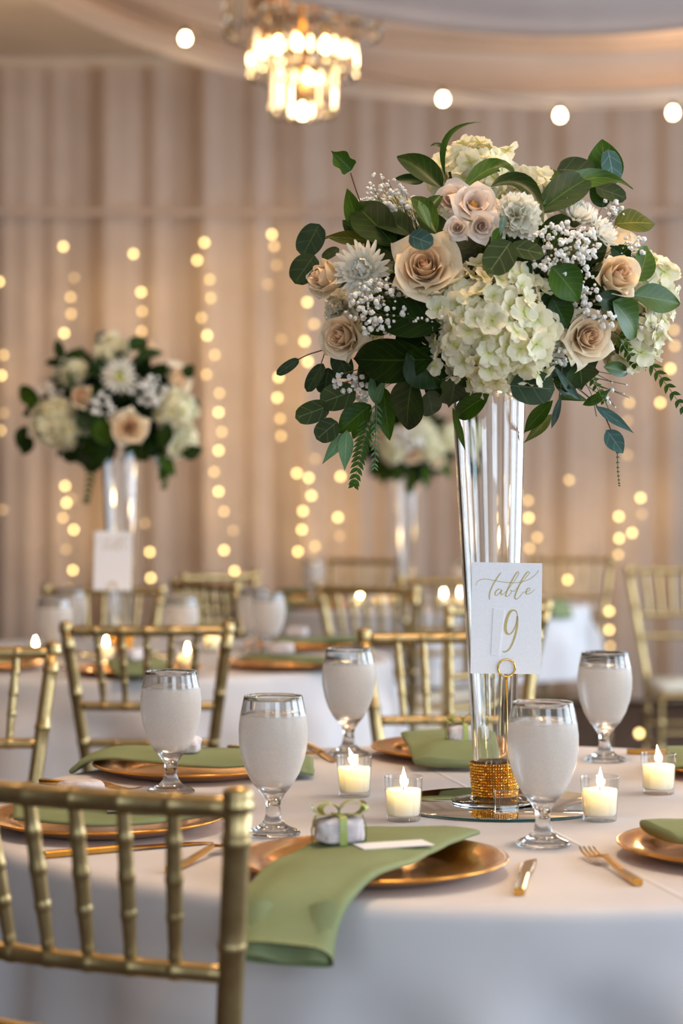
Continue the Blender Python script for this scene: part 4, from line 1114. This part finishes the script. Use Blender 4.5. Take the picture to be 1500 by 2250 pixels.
lf('l_dark', (972, 414), (872, 344), 62, -.03, fold=.45); lf('l_dark', (930, 400), (866, 392), 26, -.01); lf('l_mid', (958, 512), (906, 432), 44, -.07, fold=.5); lf('l_mid', (925, 482), (972, 428), 34, -.06, fold=.4); lf('l_pale', (945, 500), (920, 440), 24, -.075, 'lance')
lf('l_mid', (800, 524), (762, 414), 44, -.03, nrm=(-.4, -1, .1)); lf('l_dark', (868, 540), (776, 446), 86, -.02); lf('l_dark', (905, 520), (820, 478), 66, -.03); lf('l_dark', (860, 530), (800, 545), 60, -.01)
lf('l_olive', (815, 530), (714, 520), 32, -.02, 'lance'); lf('l_dark', (790, 520), (752, 484), 34, 0); lf('l_dark', (850, 500), (900, 560), 70, 0)
B.stem([(808, 470), (790, 440), (770, 380)], 3, 'twig', -.03); lf('l_mid', (772, 374), (727, 331), 46, -.03, 'ivy', fold=.4)
lf('l_mid', (815, 890), (742, 952), 60, -.01); lf('l_pale', (762, 945), (757, 1034), 34, -.02, 'lance'); lf('l_pale', (764, 948), (708, 1020), 28, -.01, 'lance'); lf('l_mid', (842, 850), (856, 968), 46, .0); lf('l_mid', (800, 905), (775, 965), 34, .01)
lf('l_pale', (824, 888), (817, 815), 22, -.04, 'lance'); lf('l_pale', (826, 888), (848, 828), 22, -.04, 'lance')
lf('l_mid', (1075, 866), (1003, 915), 48, -.07, fold=.3); lf('l_mid', (994, 895), (1022, 990), 16, -.07, 'lance'); lf('l_dark', (1000, 822), (985, 895), 74, -.05, 'ivy'); lf('l_dark', (1010, 800), (1040, 850), 50, -.04); lf('l_dark', (990, 815), (945, 850), 50, -.03)
lf('l_mid', (1214, 880), (1150, 952), 34, -.02, 'lance'); lf('l_olive', (1212, 910), (1150, 974), 26, -.015, 'lance'); lf('l_mid', (1295, 884), (1226, 880), 54, -.02, nrm=(0, -.8, 1)); lf('l_mid', (1280, 890), (1342, 855), 24, -.02, 'lance')
lf('l_dark', (1270, 792), (1276, 856), 88, -.03, 'ivy'); lf('l_mid', (1325, 806), (1378, 818), 34, -.02); lf('l_dark', (1212, 655), (1246, 722), 60, -.03); lf('l_dark', (1230, 640), (1190, 700), 50, -.01); lf('l_dark', (1260, 850), (1215, 830), 40, 0); lf('l_mid', (1215, 835), (1265, 862), 40, -.01)
lf('l_mid', (1230, 430), (1192, 368), 46, .03); lf('l_dark', (1330, 455), (1300, 400), 50, .0); lf('l_dark', (1380, 580), (1340, 540), 50, .02); lf('l_dark', (1160, 620), (1120, 560), 50, -.02)
lf('l_mid', (1100, 500), (1075, 545), 22, -.07, 'lance'); lf('l_blue', (1108, 472), (1098, 520), 16, -.08, 'lance')
E = 'round silvery eucalyptus leaf'
def euc(mat, cx, cy, rx, ry, ang, adj):
    a = math.radians(ang); dx, dy = math.cos(a)*rx, math.sin(a)*rx
    lf(mat, (cx-dx, cy-dy), (cx+dx, cy+dy), ry*2, adj, 'round', arch=.04, fold=.08, wave=.015, name='eucalyptus_leaf')
for a in (('l_euc', 683, 528, 40, 31, 118, -.01), ('l_euc', 669, 592, 38, 35, 125, -.02), ('l_blue', 925, 527, 28, 21, 20, -.10), ('l_euc', 1267, 376, 44, 34, 5, .0), ('l_blue', 1342, 367, 39, 25, 80, -.0), ('l_euc', 1342, 424, 36, 24, 20, -.01),
          ('l_eucol', 1097, 566, 43, 33, 125, -.075), ('l_eucol', 1158, 551, 38, 22, 12, -.06), ('l_euc', 1169, 851, 50, 36, 5, -.07), ('l_eucol', 742, 872, 42, 32, 160, -.02), ('l_eucol', 686, 905, 40, 25, 160, -.02), ('l_eucol', 718, 946, 30, 26, 140, -.03),
          ('l_euc', 692, 830, 36, 19, 120, -.0), ('l_euc', 632, 806, 30, 12, 145, -.0), ('l_euc', 726, 557, 22, 14, 150, .01), ('l_euc', 945, 885, 27, 25, 80, -.02), ('l_euc', 717, 838, 30, 26, 100, .02), ('l_euc', 752, 800, 34, 26, 70, .0)): euc(*a)
B.stem([(765, 530), (730, 520), (705, 530), (690, 550), (675, 572)], 3, 'twig', -.012); B.stem([(760, 748), (712, 768), (680, 778), (655, 790)], 3, 'twig', 0.0); B.stem([(715, 770), (705, 800), (700, 820)], 2.5, 'twig', 0.0); B.stem([(790, 830), (745, 850), (718, 900), (716, 930)], 2.5, 'twig', -.02)
lf('l_blue', (1218, 805), (1276, 880), 17, -.05, 'lance', fold=.5); lf('l_blue', (1232, 868), (1211, 942), 16, -.03, 'lance', fold=.5); lf('l_blue', (1308, 893), (1392, 952), 24, -.02, 'lance', fold=.4); lf('l_blue', (1332, 945), (1368, 996), 42, -.02, 'oval')
B.stem([(1180, 785), (1225, 820), (1290, 870), (1325, 910), (1342, 945)], 3, 'twig', -.02); B.stem([(1235, 800), (1232, 840), (1228, 875)], 2.5, 'stem', -.02); B.stem([(1215, 800), (1205, 860), (1210, 890)], 3, 'stem', -.02)
B.stem([(1300, 820), (1320, 860), (1345, 920)], 2, 'stem', -.01); B.stem([(1280, 830), (1300, 870), (1310, 915)], 2, 'stem', -.01); B.stem([(1330, 945), (1350, 985)], 1.5, 'stem', -.02)
B.frond([(1350, 730), (1410, 780), (1460, 840), (1505, 905)], 13, 34, 9, 'l_mid', -.03)
B.frond([(815, 915), (800, 960), (788, 1010), (778, 1062)], 13, 36, 9, 'l_mid', -.02)
B.frond([(826, 880), (826, 930), (824, 980), (823, 1026)], 12, 24, 4, 'l_pale', -.05)
B.frond([(1356, 985), (1357, 1030), (1360, 1066)], 9, 7, 2.5, 'l_mid', -.02)
B.frond([(1285, 800), (1305, 840), (1325, 880)], 7, 24, 7, 'l_mid', -.03); B.frond([(1355, 735), (1380, 775), (1395, 800)], 7, 26, 8, 'l_mid', -.05)
B.fill(110, 21, ['l_dark', 'l_dark', 'l_mid', 'l_eucol'], (70, 125))

# ---- far bouquets (blurred): same kinds of blooms, joined petals
def far_bouquet(label, vx, vy, vz, seed, cpx, cpy, layout):
    d = vy; s_ = 3.06/d
    b = Bouquet(label, (vx, vy, vz), cpx, cpy, d, 330*s_, 275*s_, .185, False)
    b.core(.62); b.neck(0, .048)
    layout(b, s_)
    b.fill(170, seed, ['l_dark', 'l_dark', 'l_dark', 'l_mid', 'l_euc'], (110*s_, 175*s_))
    return b
def lay2(b, s_):
    f = b.flower; l = b.leaf
    f('daisy', 263, 826, 43, -.05, (-.05, -1, .15)); f('rose', 284, 941, 45, -.05, (0, -1, -.05)); f('rose_bud', 179, 872, 32, -.03, (-.3, -1, .2))
    f('hyd', 108, 925, 50, -.02, (-.6, -1, 0)); f('hyd', 150, 950, 40, 0, (-.3, -1, -.2)); f('hyd', 388, 900, 46, -.02, (.6, -1, .1)); f('hyd', 400, 968, 38, -.02, (.5, -1, -.3))
    f('rose', 392, 830, 42, -.0, (.9, -.6, .3)); f('hyd', 245, 765, 36, .02, (0, -.6, 1)); f('rose', 322, 765, 30, .0, (.3, -.6, .9)); f('hyd', 150, 815, 38, .03, (-.4, -.7, .6))
    b.gyp(330, 860, 44, 34, 44, -.03, 31); b.gyp(220, 890, 34, 26, 26, -.03, 32); b.gyp(110, 860, 26, 20, 18, -.0, 33); b.gyp(360, 1010, 26, 30, 20, 0, 34)
    for mt, bb, tt, w in (('l_dark', (140, 800), (124, 745), 24), ('l_dark', (140, 795), (182, 765), 22), ('l_dark', (150, 800), (98, 798), 20), ('l_mid', (90, 890), (42, 850), 40), ('l_dark', (85, 900), (50, 912), 26), ('l_dark', (70, 960), (50, 1000), 40), ('l_dark', (60, 935), (38, 985), 34),
                          ('l_dark', (285, 770), (320, 745), 40), ('l_dark', (300, 790), (360, 775), 34), ('l_dark', (405, 830), (425, 800), 30), ('l_dark', (225, 960), (190, 1035), 60), ('l_mid', (215, 920), (240, 980), 46), ('l_dark', (180, 960), (140, 1010), 46), ('l_dark', (250, 980), (180, 990), 60),
                          ('l_dark', (400, 1000), (446, 985), 34), ('l_dark', (370, 930), (352, 985), 36), ('l_dark', (400, 890), (440, 905), 44), ('l_dark', (320, 985), (300, 1010), 40), ('l_mid', (350, 1000), (385, 1045), 26), ('l_mid', (372, 1005), (350, 1060), 24), ('l_euc', (200, 940), (170, 905), 40)):
        l(mt, bb, tt, w, -.03)
    l('l_blue', (224, 764), (224, 730), 26, 0, 'round')
    b.frond([(200, 1010), (198, 1050), (190, 1100)], 9, 22, 7, 'l_mid', -.03); b.frond([(375, 1000), (368, 1040), (360, 1070)], 8, 18, 6, 'l_mid', -.03)
far_bouquet('blurred cream bouquet on the left background table', T2.x, T2.y, TOP+.006+.6105, 51, 240, 895, lay2)
def lay3(b, s_):
    f = b.flower
    for kk, x, y, r_ in (('hyd', 860, 985, 30), ('rose', 905, 1000, 24), ('hyd', 950, 985, 30), ('rose', 880, 955, 24), ('hyd', 925, 945, 30), ('rose', 830, 960, 22), ('hyd', 990, 960, 28), ('rose', 960, 1015, 18)):
        f(kk, x, y, r_, -.02)
    b.gyp(900, 960, 50, 30, 60, -.03, 41)
    for bb, tt in (((840, 1010), (815, 1050)), ((880, 1020), (870, 1060)), ((930, 1020), (935, 1075)), ((960, 1010), (990, 1050)), ((905, 1030), (900, 1090))):
        b.leaf('l_mid', bb, tt, 24, -.02)
far_bouquet('faint far bouquet seen just left of the tall vase', T3.x, T3.y, TOP+.006+.6105, 61, 895, 975, lay3)
v2 = vase(T2.x, T2.y, TOP+.006, 'blurred clear trumpet vase on the left background table'); lab(rhine(0, 0, 0, v2), 'gold rhinestone band')
v3 = vase(T3.x, T3.y, TOP+.006, 'faint clear trumpet vase on the far centre table'); lab(rhine(0, 0, 0, v3), 'gold rhinestone band')
for c_, lb in ((T2, 'round mirror under the blurred left vase'), (T3, 'round mirror under the faint far vase')):
    m_ = tree_copy(mo); m_.location = (c_.x, c_.y, TOP+.0006); m_['label'] = lb
card_holder(T2.x+.008, T2.y-.27, TOP+.001, .0, 'card holder on the blurred left table', 'blurred white table card on the left background table', False)

# ------------------------------------------------------------------ far table settings
for k, (x, y, lb) in enumerate(((-.145, 5.47, 'right of the left background table'), (-.515, 5.275, 'behind the whole gold chair\'s back'), (-.935, 5.42, 'at the left edge background'), (-.12, 6.12, 'at far right of the left background table'))):
    charger(x, y, 'blurred gold charger plate '+lb)
    dx, dy = (x-T2.x), (y-T2.y); r_ = math.hypot(dx, dy); dx /= r_; dy /= r_
    nx, ny = -dy, dx
    a0 = Vector((x, y, Hn))
    def q(al, ac, z=Hn): return Vector((x+dx*al+nx*ac, y+dy*al+ny*ac, z))
    napkin([q(-.10, -.075), q(0, -.075), q(.10, -.075), q(.17, -.07, Hn-.001), q(.205, -.07, TOP+.012)], [q(-.10, .075), q(0, .075), q(.10, .075), q(.17, .07, Hn-.001), q(.205, .07, TOP+.010)], 'blurred sage napkin '+lb, .012)
    favor(x-.01, y, Hn+.0145, k, 'blurred white favor '+lb, False, 1, 10+k)
for x, y, lb in ((-.20, 5.72, 'blurred goblet at centre, nearer of a pair'), (-.25, 5.96, 'blurred goblet at centre, farther of a pair'), (-.425, 5.52, 'blurred goblet right of the far white card'), (-.745, 5.42, 'blurred goblet left of the far white card, nearer'), (-.77, 5.92, 'blurred goblet left of the far white card, farther')):
    goblet(x, y, lb)
for x, y, lb in ((-.632, 5.60, 'seen through the whole gold chair'), (-.395, 5.34, 'behind the left goblet\'s rim'), (-.815, 5.56, 'above the leftmost chair post'), (-.37, 6.0, 'behind the goblet right of the far card')):
    votive(x, y, 'blurred lit candle '+lb)
for x, y, lb in ((.072, 8.25, 'leftmost in the framed chair back'), (.152, 8.32, 'second in the framed chair back'), (.405, 8.3, 'left of the vase'), (.475, 8.36, 'touching the vase edge'), (.22, 8.45, 'right post of the framed chair')):
    votive(x, y, 'far blurred candle flame, '+lb)
for k, (a, lb) in enumerate(((178, 'left'), (226, 'front'), (320, 'right'), (132, 'back left'))):
    x, y = T3.x+.57*math.cos(math.radians(a)), T3.y+.57*math.sin(math.radians(a))
    charger(x, y, 'far gold charger plate at %s of the far centre table' % lb)
    dx, dy = math.cos(math.radians(a)), math.sin(math.radians(a)); nx, ny = -dy, dx
    def q(al, ac, z=Hn): return Vector((x+dx*al+nx*ac, y+dy*al+ny*ac, z))
    napkin([q(-.10, -.075), q(0, -.075), q(.10, -.075), q(.18, -.07, Hn-.001), q(.212, -.07, TOP-.03)], [q(-.10, .075), q(0, .075), q(.10, .075), q(.18, .07, Hn-.001), q(.212, .07, TOP-.04)], 'far sage napkin at %s of the far centre table' % lb, .012)
for x, y, lb in ((.50, 8.53, 'far goblet at right of the far centre table'), (-.12, 8.75, 'far goblet at left of the far centre table')): goblet(x, y, lb)
